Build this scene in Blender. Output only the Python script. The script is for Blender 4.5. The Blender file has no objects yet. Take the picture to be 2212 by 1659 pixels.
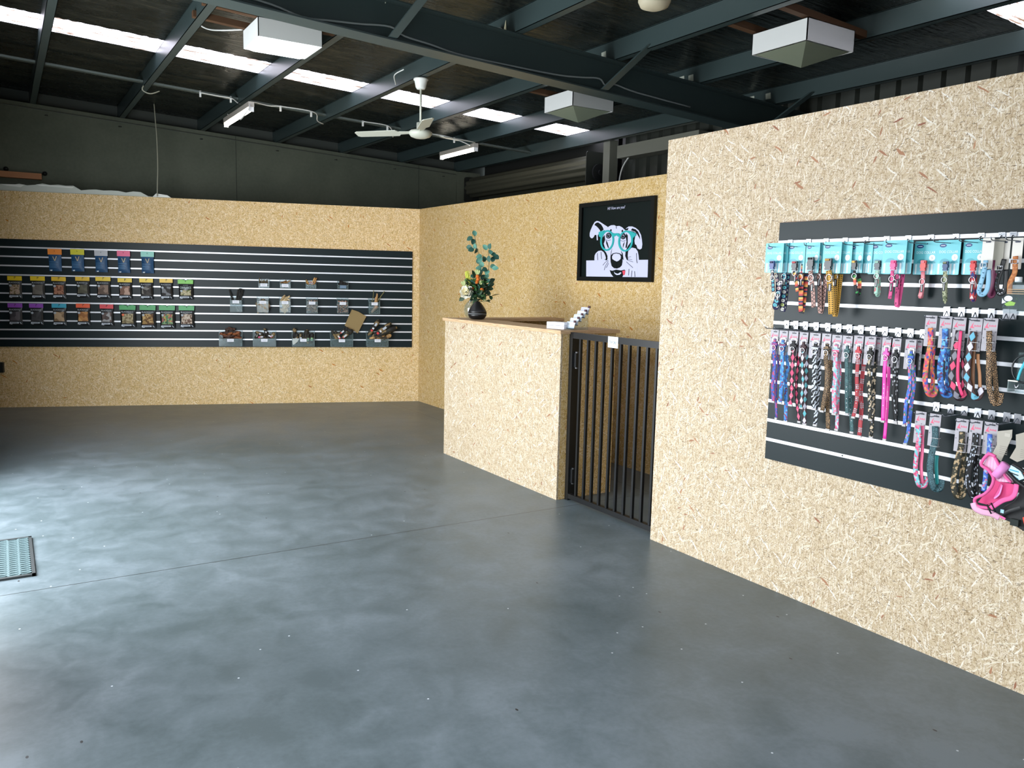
import bpy, bmesh, math, random
from mathutils import Vector, Matrix
random.seed(7)
SC = bpy.context.scene
COL = SC.collection
# ---------------------------------------------------------------- camera
cam_d = bpy.data.cameras.new('camera'); cam = bpy.data.objects.new('camera', cam_d); COL.objects.link(cam)
cam_d.sensor_width = 36.0; cam_d.lens = 36.0*1741.83/2212.0; cam_d.clip_start = 0.05
R_ = Vector((0.84687757, -0.53129125, 0.02297809)); U_ = Vector((0.04832916, 0.1199231, 0.99160614)); F_ = Vector((0.52958727, 0.83865849, -0.12723704))
cam.matrix_world = Matrix(((R_.x, U_.x, -F_.x, 0), (R_.y, U_.y, -F_.y, 0), (R_.z, U_.z, -F_.z, 1.57), (0, 0, 0, 1)))
SC.camera = cam
# ---------------------------------------------------------------- world, daylight, exposure
W = bpy.data.worlds.new('world'); SC.world = W; W.use_nodes = True
bg = W.node_tree.nodes['Background']; bg.inputs[0].default_value = (0.86, 0.93, 1.0, 1); bg.inputs[1].default_value = 5.5
def daylight(name, x, y0, y1, z0, z1, watts, col=(0.90, 0.95, 1.0)):
    d = bpy.data.lights.new(name, 'AREA'); d.shape = 'RECTANGLE'; d.size = z1-z0; d.size_y = y1-y0
    d.energy = watts; d.color = col
    o = bpy.data.objects.new(name, d); COL.objects.link(o)
    o.matrix_world = Matrix.Translation((x, (y0+y1)/2, (z0+z1)/2)) @ Matrix(((0, 0, -1, 0), (0, 1, 0, 0), (1, 0, 0, 0), (0, 0, 0, 1)))
    return o
daylight('doorway_daylight', -0.42, 3.95, 6.95, .2, 2.4, 285)
daylight('shopfront_daylight', -0.42, -2.4, 2.9, .2, 2.4, 85)
SC.view_settings.view_transform = 'Standard'; SC.view_settings.look = 'None'
SC.view_settings.exposure = 0.0; SC.view_settings.gamma = 1.0; SC.view_settings.use_curve_mapping = False

# ---------------------------------------------------------------- node helpers
class X:
    """a value in a material's node tree, with arithmetic"""
    def __init__(s, t, sock): s.t = t; s.s = sock
    def _m(s, op, *a, cl=False):
        n = s.t.nodes.new('ShaderNodeMath'); n.operation = op; n.use_clamp = cl
        for i, v in enumerate((s,)+a):
            if isinstance(v, X): s.t.links.new(v.s, n.inputs[i])
            else: n.inputs[i].default_value = v
        return X(s.t, n.outputs[0])
    def __add__(s, o): return s._m('ADD', o)
    __radd__ = __add__
    def __sub__(s, o): return s._m('SUBTRACT', o)
    def __rsub__(s, o): return (s*-1)+o
    def __mul__(s, o): return s._m('MULTIPLY', o)
    __rmul__ = __mul__
    def __truediv__(s, o): return s._m('DIVIDE', o)
    def fr(s): return s._m('FRACT')
    def fl(s): return s._m('FLOOR')
    def ab(s): return s._m('ABSOLUTE')
    def sin(s): return s._m('SINE')
    def lt(s, o): return s._m('LESS_THAN', o)
    def gt(s, o): return s._m('GREATER_THAN', o)
    def mn(s, o): return s._m('MINIMUM', o)
    def mx(s, o): return s._m('MAXIMUM', o)
    def sq(s): return s._m('SQRT')
    def sm(s, a, b):
        n = s.t.nodes.new('ShaderNodeMapRange'); n.interpolation_type = 'SMOOTHSTEP'
        s.t.links.new(s.s, n.inputs[0]); n.inputs[1].default_value = a; n.inputs[2].default_value = b
        return X(s.t, n.outputs[0])
def lin(c):
    if isinstance(c, str): c = tuple(int(c[i:i+2], 16)/255 for i in (0, 2, 4))
    return tuple((v/12.92 if v <= .04045 else ((v+.055)/1.055)**2.4) for v in c[:3])+(1,)
class Mat:
    def __init__(s, name, rough=.5, metal=0., spec=.5, color=None, emit=None, es=0.):
        s.m = bpy.data.materials.new(name); s.m.use_nodes = True; s.t = s.m.node_tree
        s.b = s.t.nodes['Principled BSDF']; s.b.inputs['Roughness'].default_value = rough
        s.b.inputs['Metallic'].default_value = metal; s.b.inputs['Specular IOR Level'].default_value = spec
        if color is not None: s.b.inputs['Base Color'].default_value = lin(color)
        if emit is not None: s.b.inputs['Emission Color'].default_value = lin(emit); s.b.inputs['Emission Strength'].default_value = es
    def coord(s, which='UV'):
        n = s.t.nodes.new('ShaderNodeTexCoord'); return n.outputs[which]
    def sep(s, which='UV'):
        n = s.t.nodes.new('ShaderNodeSeparateXYZ'); s.t.links.new(s.coord(which), n.inputs[0]); return [X(s.t, o) for o in n.outputs]
    def vec(s, *a):
        n = s.t.nodes.new('ShaderNodeCombineXYZ')
        for i, v in enumerate(a):
            if isinstance(v, X): s.t.links.new(v.s, n.inputs[i])
            else: n.inputs[i].default_value = v
        return n.outputs[0]
    def noise(s, vec, scale, detail=2., rough=.5, dist=0., dim='2D'):
        n = s.t.nodes.new('ShaderNodeTexNoise'); n.noise_dimensions = dim; s.t.links.new(vec, n.inputs['Vector'])
        n.inputs['Scale'].default_value = scale; n.inputs['Detail'].default_value = detail; n.inputs['Roughness'].default_value = rough
        n.inputs['Distortion'].default_value = dist; return X(s.t, n.outputs[0])
    def vor(s, vec, scale, feat='F1', rnd=1.):
        n = s.t.nodes.new('ShaderNodeTexVoronoi'); n.voronoi_dimensions = '2D'; n.feature = feat; s.t.links.new(vec, n.inputs['Vector'])
        n.inputs['Scale'].default_value = scale; n.inputs['Randomness'].default_value = rnd
        if feat == 'DISTANCE_TO_EDGE': return X(s.t, n.outputs[0])
        p = s.t.nodes.new('ShaderNodeSeparateColor'); s.t.links.new(n.outputs['Color'], p.inputs[0])
        return X(s.t, n.outputs['Distance']), [X(s.t, o) for o in p.outputs]
    def mix(s, f, a, b):
        n = s.t.nodes.new('ShaderNodeMix'); n.data_type = 'RGBA'
        if isinstance(f, X): s.t.links.new(f.s, n.inputs[0])
        else: n.inputs[0].default_value = f
        for k, v in ((6, a), (7, b)):
            if isinstance(v, (str, tuple)): n.inputs[k].default_value = lin(v)
            else: s.t.links.new(v, n.inputs[k])
        return n.outputs[2]
    def ramp(s, f, stops, const=False):
        n = s.t.nodes.new('ShaderNodeValToRGB'); s.t.links.new(f.s, n.inputs[0]); r = n.color_ramp
        if const: r.interpolation = 'CONSTANT'
        while len(r.elements) < len(stops): r.elements.new(.5)
        for e, (p, c) in zip(r.elements, stops): e.position = p
        for e, (p, c) in zip(r.elements, stops): e.color = lin(c)
        return n.outputs[0]
    def col(s, sock): s.t.links.new(sock, s.b.inputs['Base Color']); return s
    def rough(s, x): s.t.links.new(x.s, s.b.inputs['Roughness']); return s
    def bump(s, x, st=.3, d=.01):
        n = s.t.nodes.new('ShaderNodeBump'); s.t.links.new(x.s, n.inputs['Height']); n.inputs['Strength'].default_value = st; n.inputs['Distance'].default_value = d
        s.t.links.new(n.outputs[0], s.b.inputs['Normal']); return s
MATS = {}
def plain(c, rough=.5, metal=0., spec=.5):
    k = (c, rough, metal, spec)
    if k not in MATS: MATS[k] = Mat('paint_%s' % c, rough, metal, spec, c).m
    return MATS[k]

# ---------------------------------------------------------------- materials
def osb_mat(name, seed, sat=1.0, tone=1.0, bark=0., pale=1.):
    """wood strand board: many crossed layers of long random flakes, in metres"""
    m = Mat(name, .62, 0, .35); u, v, _ = m.sep()
    nz = m.noise(m.vec(u+seed, v, 0), 9., 2.); nz2 = m.noise(m.vec(v, u+seed*2, 0), 9., 2.)
    uu = u + (nz-.5)*.03; vv = v + (nz2-.5)*.03
    fine = m.noise(m.vec(uu, vv, 0), 150., 3., .65)
    cur = m.ramp(m.noise(m.vec(uu, vv, 0), 45., 3., .6), [(.3, (.70, .59, .42)), (.5, (.79, .69, .52)), (.7, (.85, .77, .62))])
    A = [(-20, .10, .014, .45), (60, .09, .012, .55), (15, .12, .015, .55), (-70, .08, .011, .6), (35, .05, .006, .40), (-45, .055, .007, .45), (85, .045, .006, .5),
         (5, .06, .007, .45), (22, .024, .003, .45), (-58, .022, .003, .45), (-10, .03, .0034, .5), (52, .026, .003, .5), (-84, .03, .004, .55)]
    for i, (a, L, w, thr) in enumerate(A):
        c, s_ = math.cos(math.radians(a)), math.sin(math.radians(a))
        p = (uu*c + vv*s_ + seed + i*3.7)*(1/L); q = (vv*c - uu*s_ + i*1.3)*(1/w)
        d, (r, g, b) = m.vor(m.vec(p, q, 0), 1.0)
        colr = m.ramp(r+(fine-.5)*.35, [(0, (.66, .54, .37)), (.12, (.74, .63, .46)), (.5, (.80, .71, .55)), (.82, (.88, .81, .69)), (1, (.95, .91, .84))])
        f = g.gt(thr)*(1-d.sm(.55, .8)*.75)*(.62 if i < 4 else .8)*(.35+.65*pale)
        cur = m.mix(f, cur, colr)
    # long pale flakes and short dark slivers
    for a, L, w, thr, cc in ((-38, .10, .010, .965, (.93, .90, .84)), (70, .07, .008, .965, (.93, .89, .81)), (28, .09, .008, .96, (.90, .85, .74))):
        c, s_ = math.cos(math.radians(a)), math.sin(math.radians(a))
        d, (r, g, b) = m.vor(m.vec((uu*c+vv*s_+seed*2)*(1/L), (vv*c-uu*s_+.7)*(1/w), 0), 1.0)
        cur = m.mix(r.gt(thr)*(1-d.sm(.3, .5))*pale, cur, cc)
    for a, L, w, thr, cc in ((25, .015, .0030, .91, (.58, .47, .27)), (-50, .013, .0032, .92, (.56, .45, .26)), (75, .011, .0032, .93, (.48, .37, .20)), (-15, .022, .0028, .94, (.60, .49, .31)), (2, .026, .0032, .985, (.28, .20, .11))):
        c, s_ = math.cos(math.radians(a)), math.sin(math.radians(a))
        d, (r, g, b) = m.vor(m.vec((uu*c+vv*s_+seed)*(1/L), (vv*c-uu*s_)*(1/w), 0), 1.0)
        cur = m.mix(r.gt(thr)*(1-d.sm(.25, .5))*.9, cur, cc)
    # a few reddish bark flakes
    for a, L, w, thr in ((-35, .075, .013, .994), (75, .04, .011, .9955), (12, .05, .010, .9965)):
        c, s_ = math.cos(math.radians(a)), math.sin(math.radians(a))
        d, (r, g, b) = m.vor(m.vec((uu*c+vv*s_+seed*1.7)*(1/L), (vv*c-uu*s_+.3)*(1/w), 0), 1.0)
        cur = m.mix(r.gt(thr+bark)*(1-d.sm(.3, .5)), cur, m.ramp(g, [(0, (.56, .30, .14)), (.6, (.72, .48, .28)), (1, (.62, .38, .18))]))
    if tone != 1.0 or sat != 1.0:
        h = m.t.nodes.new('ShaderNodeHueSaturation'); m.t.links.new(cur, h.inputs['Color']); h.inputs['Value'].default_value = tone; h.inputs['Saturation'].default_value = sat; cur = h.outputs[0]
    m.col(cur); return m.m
OSB = osb_mat('strand_board', 0.0, .84, .84); OSB2 = osb_mat('strand_board_far', 5.3, 1.32, .95, .003, .45); OSBA = osb_mat('strand_board_end', 8.9, 1.22, 1.24, .003, .5); OSB3 = osb_mat('strand_board_counter', 11.1, .86, .75)  # copies of one board; saturation and tone paint in how each is lit
def floor_mat():
    m = Mat('painted_concrete', .33, 0, .33); u, v, _ = m.sep('Object'); P = m.vec(u, v, 0)
    n1 = m.noise(P, .9, 5., .6); n2 = m.noise(P, 5., 4., .6, .4); n3 = m.noise(P, 40., 3., .6)
    f = n1*.5+n2*.35+n3*.15
    c = m.ramp(f, [(.36, (.28, .325, .335)), (.5, (.335, .378, .395)), (.64, (.395, .435, .458))])
    d, (r, g, b) = m.vor(P, 7.); c = m.mix(r.gt(.93)*d.lt(.028), c, (.75, .78, .8))
    d, (r, g, b) = m.vor(m.vec(u*1.3, v*.7, 0), 5.); c = m.mix(r.gt(.96)*d.lt(.03), c, (.12, .12, .12))
    wob = (m.noise(P, 30., 2.)-.5)*.004
    j = (v+wob-4.464).ab().lt(.0032); j2 = (u+wob-4.085).ab().lt(.003); j3 = (v+wob-.2).ab().lt(.003)
    c = m.mix(j.mx(j2).mx(j3), c, (.13, .14, .14))
    m.col(c); m.rough(n2*.18+.27); m.bump(n2*.6+n3*.2, .04, .01); return m.m
FLOOR = floor_mat()
def foil_mat():
    m = Mat('foil_insulation', .34, .85, .5); u, v, _ = m.sep('Object')
    a = m.noise(m.vec(u*.12, v, 0), 26., 4., .6); b = m.noise(m.vec(u*.5, v, 0), 5., 3., .6); e = m.noise(m.vec(u, v*2.5, 0), 9., 3.)
    m.col(m.ramp(a*.5+b*.5, [(.3, (.16, .18, .165)), (.55, (.26, .28, .265)), (.75, (.44, .43, .37))]))
    m.bump(a*.7+b*.5+e*.25, .9, .02); m.rough(b*.3+.14); return m.m
FOIL = foil_mat()
STEEL = Mat('dark_green_steel', .34, .0, .5, (.20, .25, .25)).m
GALV = Mat('galvanised_steel', .38, .55, .5, (.42, .46, .44)).m
CONC = None
def conc_mat():
    m = Mat('precast_concrete', .75, 0, .3); u, v, _ = m.sep()
    n = m.noise(m.vec(u, v, 0), 1.1, 4., .55); n2 = m.noise(m.vec(u, v, 0), 30., 2.)
    c = m.ramp(n*.8+n2*.2, [(.3, (.30, .325, .28)), (.7, (.37, .39, .34))])
    j = (u-2.62).ab().lt(.004).mx((u-5.2).ab().lt(.004))
    c = m.mix(j, c, (.2, .21, .19)); m.col(c); return m.m
CONC = conc_mat()
BLACKB = Mat('black_melamine', .38, 0, .20, (.085, .135, .145)).m
ALU = Mat('aluminium_insert', .34, .25, .6, (.90, .91, .93)).m
CHROME = Mat('chrome', .18, .95, .5, (.82, .83, .86)).m
WIRE = Mat('steel_wire', .25, .8, .5, (.50, .53, .56)).m
POWDER = Mat('black_powder_coat', .36, 0, .5, (.065, .07, .075)).m
WHITEP = Mat('white_plastic', .45, 0, .5, (.86, .87, .86)).m
OFFW = Mat('off_white_enamel', .5, 0, .4, (.80, .81, .80)).m
RUBBER = Mat('black_rubber', .55, 0, .4, (.11, .13, .135)).m
TIMBER = Mat('timber_batten', .7, 0, .3, (.29, .20, .125)).m
def wood_edge():
    m = Mat('board_edge', .6, 0, .35); u, v, _ = m.sep()
    n = m.noise(m.vec(u*3, v*160, 0), 3., 3., .7); m.col(m.ramp(n, [(.3, (.56, .45, .33)), (.5, (.74, .62, .48)), (.7, (.84, .74, .60))])); return m.m
EDGE = wood_edge()
def clear_mat(name, tint, k=.16, gl=.10):
    m = bpy.data.materials.new(name); m.use_nodes = True; t = m.node_tree; t.nodes.clear()
    o = t.nodes.new('ShaderNodeOutputMaterial'); tr = t.nodes.new('ShaderNodeBsdfTransparent'); tr.inputs[0].default_value = (.93, .96, .97, 1)
    di = t.nodes.new('ShaderNodeBsdfDiffuse'); di.inputs[0].default_value = lin(tint); g = t.nodes.new('ShaderNodeBsdfGlossy'); g.inputs['Roughness'].default_value = .12
    a = t.nodes.new('ShaderNodeMixShader'); b = t.nodes.new('ShaderNodeMixShader'); a.inputs[0].default_value = k; b.inputs[0].default_value = gl
    t.links.new(tr.outputs[0], a.inputs[1]); t.links.new(di.outputs[0], a.inputs[2]); t.links.new(a.outputs[0], b.inputs[1]); t.links.new(g.outputs[0], b.inputs[2]); t.links.new(b.outputs[0], o.inputs[0]); return m
CLEAR = clear_mat('clear_acrylic', (.6, .68, .68), .10, .025)
RIM = clear_mat('acrylic_edge', (.62, .68, .68), .6, .05)
GLASSV = clear_mat('vase_glass', (.8, .9, .85), .03, .12)
def sky_mat():
    m = bpy.data.materials.new('translucent_roof_sheet'); m.use_nodes = True; t = m.node_tree
    M = Mat.__new__(Mat); M.m = m; M.t = t; M.b = None; t.nodes.clear()
    o = t.nodes.new('ShaderNodeOutputMaterial'); tr = t.nodes.new('ShaderNodeBsdfTransparent'); tl = t.nodes.new('ShaderNodeBsdfTranslucent')
    u, v, _ = M.sep('Object'); n = M.noise(M.vec(u*.14, v, 0), 22., 4., .65); n2 = M.noise(M.vec(u*.5, v*3, 0), 12., 3., .7)
    k = (n*.62+n2*.38).sm(.52, .63)
    c = M.mix(k, (1., .98, 1.), (.42, .33, .27)); t.links.new(c, tr.inputs[0]); tl.inputs[0].default_value = (.6, .5, .42, 1)
    mx = t.nodes.new('ShaderNodeMixShader'); t.links.new((k*.35).s, mx.inputs[0]); t.links.new(tr.outputs[0], mx.inputs[1]); t.links.new(tl.outputs[0], mx.inputs[2]); t.links.new(mx.outputs[0], o.inputs[0]); return m
SKYL = sky_mat()
def lamp_mat(name, c, s): return Mat(name, .4, 0, .5, c, c, s).m
TUBE = lamp_mat('lit_tube', (1., .95, .88), 18.); PANEL = lamp_mat('lit_diffuser', (.95, .98, 1.), 12.)
PRISM = Mat('unlit_prismatic_diffuser', .3, 0, .5, (.46, .49, .42)).m

# strap and bag patterns; straps carry u 0..1 across and v in metres along
def pat(kind, cols, wid=.022, sc=1.):
    key = ('pat', kind, tuple(cols), wid, sc)
    if key in MATS: return MATS[key]
    m = Mat('%s_print' % kind, .6, 0, .35); u, v, _ = m.sep(); uw = u*wid; P = m.vec(uw, v, 0)
    if kind == 'palette':
        d, (r, g, b) = m.vor(P, sc); n = len(cols); c = m.ramp(r, [(i/n, x) for i, x in enumerate(cols)], True)
    elif kind == 'zebra':
        n = m.noise(P, 45., 1.); k = (v*260+uw*300+n*9).sin().gt(.1); c = m.mix(k, cols[0], cols[1])
    elif kind == 'leopard':
        d, _r = m.vor(P, 130.); k = d.gt(.28)*d.lt(.62); c = m.mix(k, cols[0], cols[1])
    elif kind == 'argyle':
        q = v/(wid*1.55); a = (u-.5).ab()*2+(q.fr()-.5).ab()*2; k = a.lt(.98); alt = (q.fl()*.5).fr().gt(.25)
        c = m.mix(k, cols[2], m.mix(alt, cols[0], cols[1]))
    elif kind == 'tartan':
        f = (v/.055).fr(); bands = (f.gt(.02)*f.lt(.10)).mx(f.gt(.16)*f.lt(.24)).mx(f.gt(.30)*f.lt(.38)); vl = (u-.3).ab().lt(.05).mx((u-.7).ab().lt(.05))
        chk = (u*3).fr().lt(.5); c = m.mix(vl, cols[0], (.1, .08, .1)); c = m.mix(bands*chk, c, (.92, .9, .92)); c = m.mix(bands*(1-chk), c, (.1, .1, .2))
    elif kind == 'zigzag':
        z = (((v/.018).fr()-.5).ab()*2); k = (u-.2-z*.6).ab().lt(.11); e = (u-.5).ab().gt(.44); c = m.mix(k.mx(e), cols[0], cols[1])
    elif kind == 'dots':
        a = (u*2).fr()-.5; b = (v/.0095).fr()-.5; k = (a*a+b*b).lt(.09)*((v/.0095).fl()*.1667).fr().gt(.1); c = m.mix(k, cols[0], cols[1])
    elif kind == 'buttons':
        q = v/(wid*.95); a = (u-.5); b = (q.fr()-.5); r2 = a*a+b*b
        h = ((q.fl()*.377).sin()*43.7).fr(); cc = m.ramp(h, [(0, (.87, .74, .72)), (.3, (.35, .75, .8)), (.6, (.75, .8, .45)), (.8, (.9, .9, .85))], True)
        c = m.mix(r2.lt(.15)*r2.gt(.012), cols[0], cc)
    elif kind == 'stripes':
        n = len(cols); f = (v/.075).fr(); c = m.ramp(f, [(i/n, x) for i, x in enumerate(cols)], True)
    elif kind == 'marks':
        d, (r, g, b) = m.vor(m.vec(uw, v*.6, 0), 130.); k = r.gt(.55)*d.lt(.36)*d.gt(.1)*((u-.5).ab().lt(.36)); c = m.mix(k, cols[0], cols[1])
    elif kind == 'camo':
        n = m.noise(P, 34./max(sc, .01), 1., .5); k = len(cols); c = m.ramp(n, [(0, cols[0])]+[(.40+.16*i, x) for i, x in enumerate(cols[1:])], True)
    elif kind == 'paisley':
        n = m.noise(P, 85., 2., .6, 1.5); k = (n*40).sin().gt(.35); c = m.mix(k, cols[0], cols[1])
    elif kind == 'mesh':
        k = ((u*90).fr().lt(.3)).mx((v*600).fr().lt(.3)); c = m.mix(k, cols[0], cols[1])
    h = m.t.nodes.new('ShaderNodeHueSaturation'); h.inputs['Saturation'].default_value = .93; h.inputs['Value'].default_value = .84; m.t.links.new(c, h.inputs['Color'])
    m.col(h.outputs[0]); MATS[key] = m.m; return m.m

# ---------------------------------------------------------------- mesh builder
class MB:
    def __init__(s): s.v = []; s.f = []; s.uv = []; s.mi = []; s.mats = []
    def mat(s, m):
        if m not in s.mats: s.mats.append(m)
        return s.mats.index(m)
    def add(s, vs, fs, m, uvs=None):
        b = len(s.v); s.v += [tuple(p) for p in vs]; k = s.mat(m)
        for i, f in enumerate(fs):
            s.f.append([b+j for j in f]); s.mi.append(k)
            if uvs: s.uv.append(uvs[i])
            else:
                P = [Vector(vs[j]) for j in f]; n = (P[1]-P[0]).cross(P[-1]-P[0]); a = max(range(3), key=lambda q: abs(n[q]))
                s.uv.append([((p.y, p.z), (p.x, p.z), (p.x, p.y))[a] for p in P])
        return s
    def box(s, x0, x1, y0, y1, z0, z1, m):
        v = [(x0, y0, z0), (x1, y0, z0), (x1, y1, z0), (x0, y1, z0), (x0, y0, z1), (x1, y0, z1), (x1, y1, z1), (x0, y1, z1)]
        return s.add(v, [(0, 3, 2, 1), (4, 5, 6, 7), (0, 1, 5, 4), (1, 2, 6, 5), (2, 3, 7, 6), (3, 0, 4, 7)], m)
    def hexa(s, v, m):
        return s.add(v, [(0, 3, 2, 1), (4, 5, 6, 7), (0, 1, 5, 4), (1, 2, 6, 5), (2, 3, 7, 6), (3, 0, 4, 7)], m)
    def prism(s, poly, y0, y1, m, axis='y', uvn=False):
        """polygon in (x,z) given thickness from y0 (front) to y1"""
        n = len(poly)
        if sum(poly[i][0]*poly[(i+1) % n][1]-poly[(i+1) % n][0]*poly[i][1] for i in range(n)) < 0: poly = poly[::-1]
        g = (lambda a, b, c: (a, c, b)) if axis == 'y' else ((lambda a, b, c: (a, b, c)) if axis == 'z' else (lambda a, b, c: (c, a, b)))
        v = [g(a, b, y0) for a, b in poly]+[g(a, b, y1) for a, b in poly]
        return s.add(v, [tuple(range(n)), tuple(range(2*n-1, n-1, -1))]+[(i, n+i, n+(i+1) % n, (i+1) % n) for i in range(n)], m)
    def tube(s, pts, r, m, seg=8, closed=False, r2=None):
        P = [Vector(p) for p in pts]; n = len(P); rings = []; vs = []; up = None
        for i in range(n):
            t = (P[(i+1) % n]-P[i-1]) if closed else (P[min(i+1, n-1)]-P[max(i-1, 0)]); t.normalize()
            if up is None: up = Vector((0, 0, 1)) if abs(t.z) < .9 else Vector((1, 0, 0))
            a = t.cross(up); a.normalize(); b = a.cross(t); up = b
            rr = r if r2 is None else r+(r2-r)*i/(n-1)
            vs += [P[i]+(a*math.cos(2*math.pi*k/seg)+b*math.sin(2*math.pi*k/seg))*rr for k in range(seg)]
        fs = []; m_ = n if closed else n-1
        for i in range(m_):
            j = (i+1) % n
            fs += [(i*seg+k, i*seg+(k+1) % seg, j*seg+(k+1) % seg, j*seg+k) for k in range(seg)]
        if not closed: fs += [tuple(range(seg))[::-1], tuple((n-1)*seg+k for k in range(seg))]
        return s.add(vs, fs, m)
    def lathe(s, prof, m, seg=24, c=(0, 0, 0), sy=1.):
        """prof: (radius, z) from bottom to top"""
        vs = []; fs = []
        for r, z in prof: vs += [(c[0]+r*math.cos(2*math.pi*k/seg), c[1]+sy*r*math.sin(2*math.pi*k/seg), c[2]+z) for k in range(seg)]
        for i in range(len(prof)-1): fs += [(i*seg+k, i*seg+(k+1) % seg, (i+1)*seg+(k+1) % seg, (i+1)*seg+k) for k in range(seg)]
        fs += [tuple(range(seg))[::-1], tuple((len(prof)-1)*seg+k for k in range(seg))]
        return s.add(vs, fs, m)
    def ribbon(s, pts, w, th, m, flat=(0, -1, 0)):
        """webbing strap: pts (x,y,z), width across, thickness; u 0..1 across, v metres along"""
        P = smooth([Vector(p) for p in pts]); n = len(P); N0 = Vector(flat); vs = []; L = 0.; Ls = []
        for i in range(n):
            if i: L += (P[i]-P[i-1]).length
            Ls.append(L); t = (P[min(i+1, n-1)]-P[max(i-1, 0)]).normalized(); a = t.cross(N0); 
            if a.length < 1e-4: a = Vector((1, 0, 0))
            a.normalize(); nn = a.cross(t).normalized()
            for k in range(5):
                q = k/4-.5; vs.append(P[i]+a*w*q+nn*(th*(.5-1.6*q*q)))
            for k in range(5):
                q = .5-k/4; vs.append(P[i]+a*w*q-nn*(th*.5))
        fs = []; uv = []
        for i in range(n-1):
            for k in range(10):
                k2 = (k+1) % 10; fs.append((i*10+k, i*10+k2, (i+1)*10+k2, (i+1)*10+k))
                ua = (k/4 if k < 5 else (9-k)/4); ub = (k2/4 if k2 < 5 else (9-k2)/4)
                uv.append([(ua, -Ls[i]), (ub, -Ls[i]), (ub, -Ls[i+1]), (ua, -Ls[i+1])])
        for e, i in ((0, 0), (1, n-1)):
            f = tuple(i*10+k for k in range(10)); fs.append(f if e else f[::-1]); uv.append([(0., 0.)]*10)
        return s.add(vs, fs, m, uv)
    def build(s, name, parent=None, smooth=False, bevel=0.):
        me = bpy.data.meshes.new(name); me.from_pydata(s.v, [], s.f); me.update()
        ul = me.uv_layers.new(name='UVMap'); k = 0
        for p, uv, mi in zip(me.polygons, s.uv, s.mi):
            p.material_index = mi; p.use_smooth = smooth
            for j, li in enumerate(p.loop_indices): ul.data[li].uv = uv[j]
        for m in s.mats: me.materials.append(m)
        bm = bmesh.new(); bm.from_mesh(me); bmesh.ops.recalc_face_normals(bm, faces=bm.faces); bm.to_mesh(me); bm.free()
        o = bpy.data.objects.new(name, me); COL.objects.link(o)
        if parent: o.parent = parent
        if bevel:
            b = o.modifiers.new('bevel', 'BEVEL'); b.width = bevel; b.segments = 2; b.limit_method = 'ANGLE'
        return o
def smooth(P, k=5):
    if len(P) < 3: return [P[0].lerp(P[-1], i/3) for i in range(4)]
    out = []
    for i in range(len(P)-1):
        a, b, c, d = P[max(i-1, 0)], P[i], P[i+1], P[min(i+2, len(P)-1)]
        for j in range(k):
            t = j/k; out.append(.5*((2*b)+(c-a)*t+(2*a-5*b+4*c-d)*t*t+(3*b-a-3*c+d)*t**3))
    return out+[P[-1]]
def tag(o, label, cat, group=None, kind=None):
    o['label'] = label; o['category'] = cat
    if group: o['group'] = group
    if kind: o['kind'] = kind
    return o
def thing(name, label, cat, loc=(0, 0, 0), rz=0., group=None):
    o = bpy.data.objects.new(name, None); COL.objects.link(o); o.location = loc; o.rotation_euler = (0, 0, rz); o.empty_display_size = .05
    return tag(o, label, cat, group)
def struct(o): o['kind'] = 'structure'; return o
TXT = {}
def text_mesh(st, shear=0.):
    """outline of a line of lettering, normalised to height 1 (cap box) and its width"""
    if (st, shear) in TXT: return TXT[(st, shear)]
    cu = bpy.data.curves.new('lettering', 'FONT'); cu.body = st; cu.shear = shear; cu.resolution_u = 2
    o = bpy.data.objects.new('lettering', cu); COL.objects.link(o)
    me = bpy.data.meshes.new_from_object(o.evaluated_get(bpy.context.evaluated_depsgraph_get()))
    vs = [(v.co.x, v.co.y) for v in me.vertices]; fs = [tuple(p.vertices) for p in me.polygons]
    x0, x1 = min(v[0] for v in vs), max(v[0] for v in vs); y0, y1 = min(v[1] for v in vs), max(v[1] for v in vs)
    vs = [((x-x0)/(x1-x0), (y-y0)/(y1-y0)) for x, y in vs]
    COL.objects.unlink(o); bpy.data.objects.remove(o); bpy.data.meshes.remove(me); TXT[(st, shear)] = (vs, fs); return TXT[(st, shear)]
def put_text(mb, st, x, y, z, w, h, m, rot=0., shear=0.):
    """lettering facing -y, lower left corner at x,z"""
    vs, fs = text_mesh(st, shear); c, s = math.cos(rot), math.sin(rot)
    V = [(x+a*w*c-b*h*s, y, z+a*w*s+b*h*c) for a, b in vs]
    mb.add(V, fs, m, [[(0., 0.)]*len(f) for f in fs])
def rrect(x, z, w, h, r, n=4):
    """rounded rectangle centred x, top z"""
    out = []
    for cx, cz, a0 in ((x+w/2-r, z-r, 0), (x-w/2+r, z-r, 90), (x-w/2+r, z-h+r, 180), (x+w/2-r, z-h+r, 270)):
        out += [(cx+r*math.cos(math.radians(a0+90*i/n)), cz+r*math.sin(math.radians(a0+90*i/n))) for i in range(n+1)]
    return out
def ell(cx, cz, rx, rz, n=24, a0=0, a1=360): return [(cx+rx*math.cos(math.radians(a0+(a1-a0)*i/n)), cz+rz*math.sin(math.radians(a0+(a1-a0)*i/n))) for i in range(n if a1-a0 == 360 else n+1)]
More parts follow.
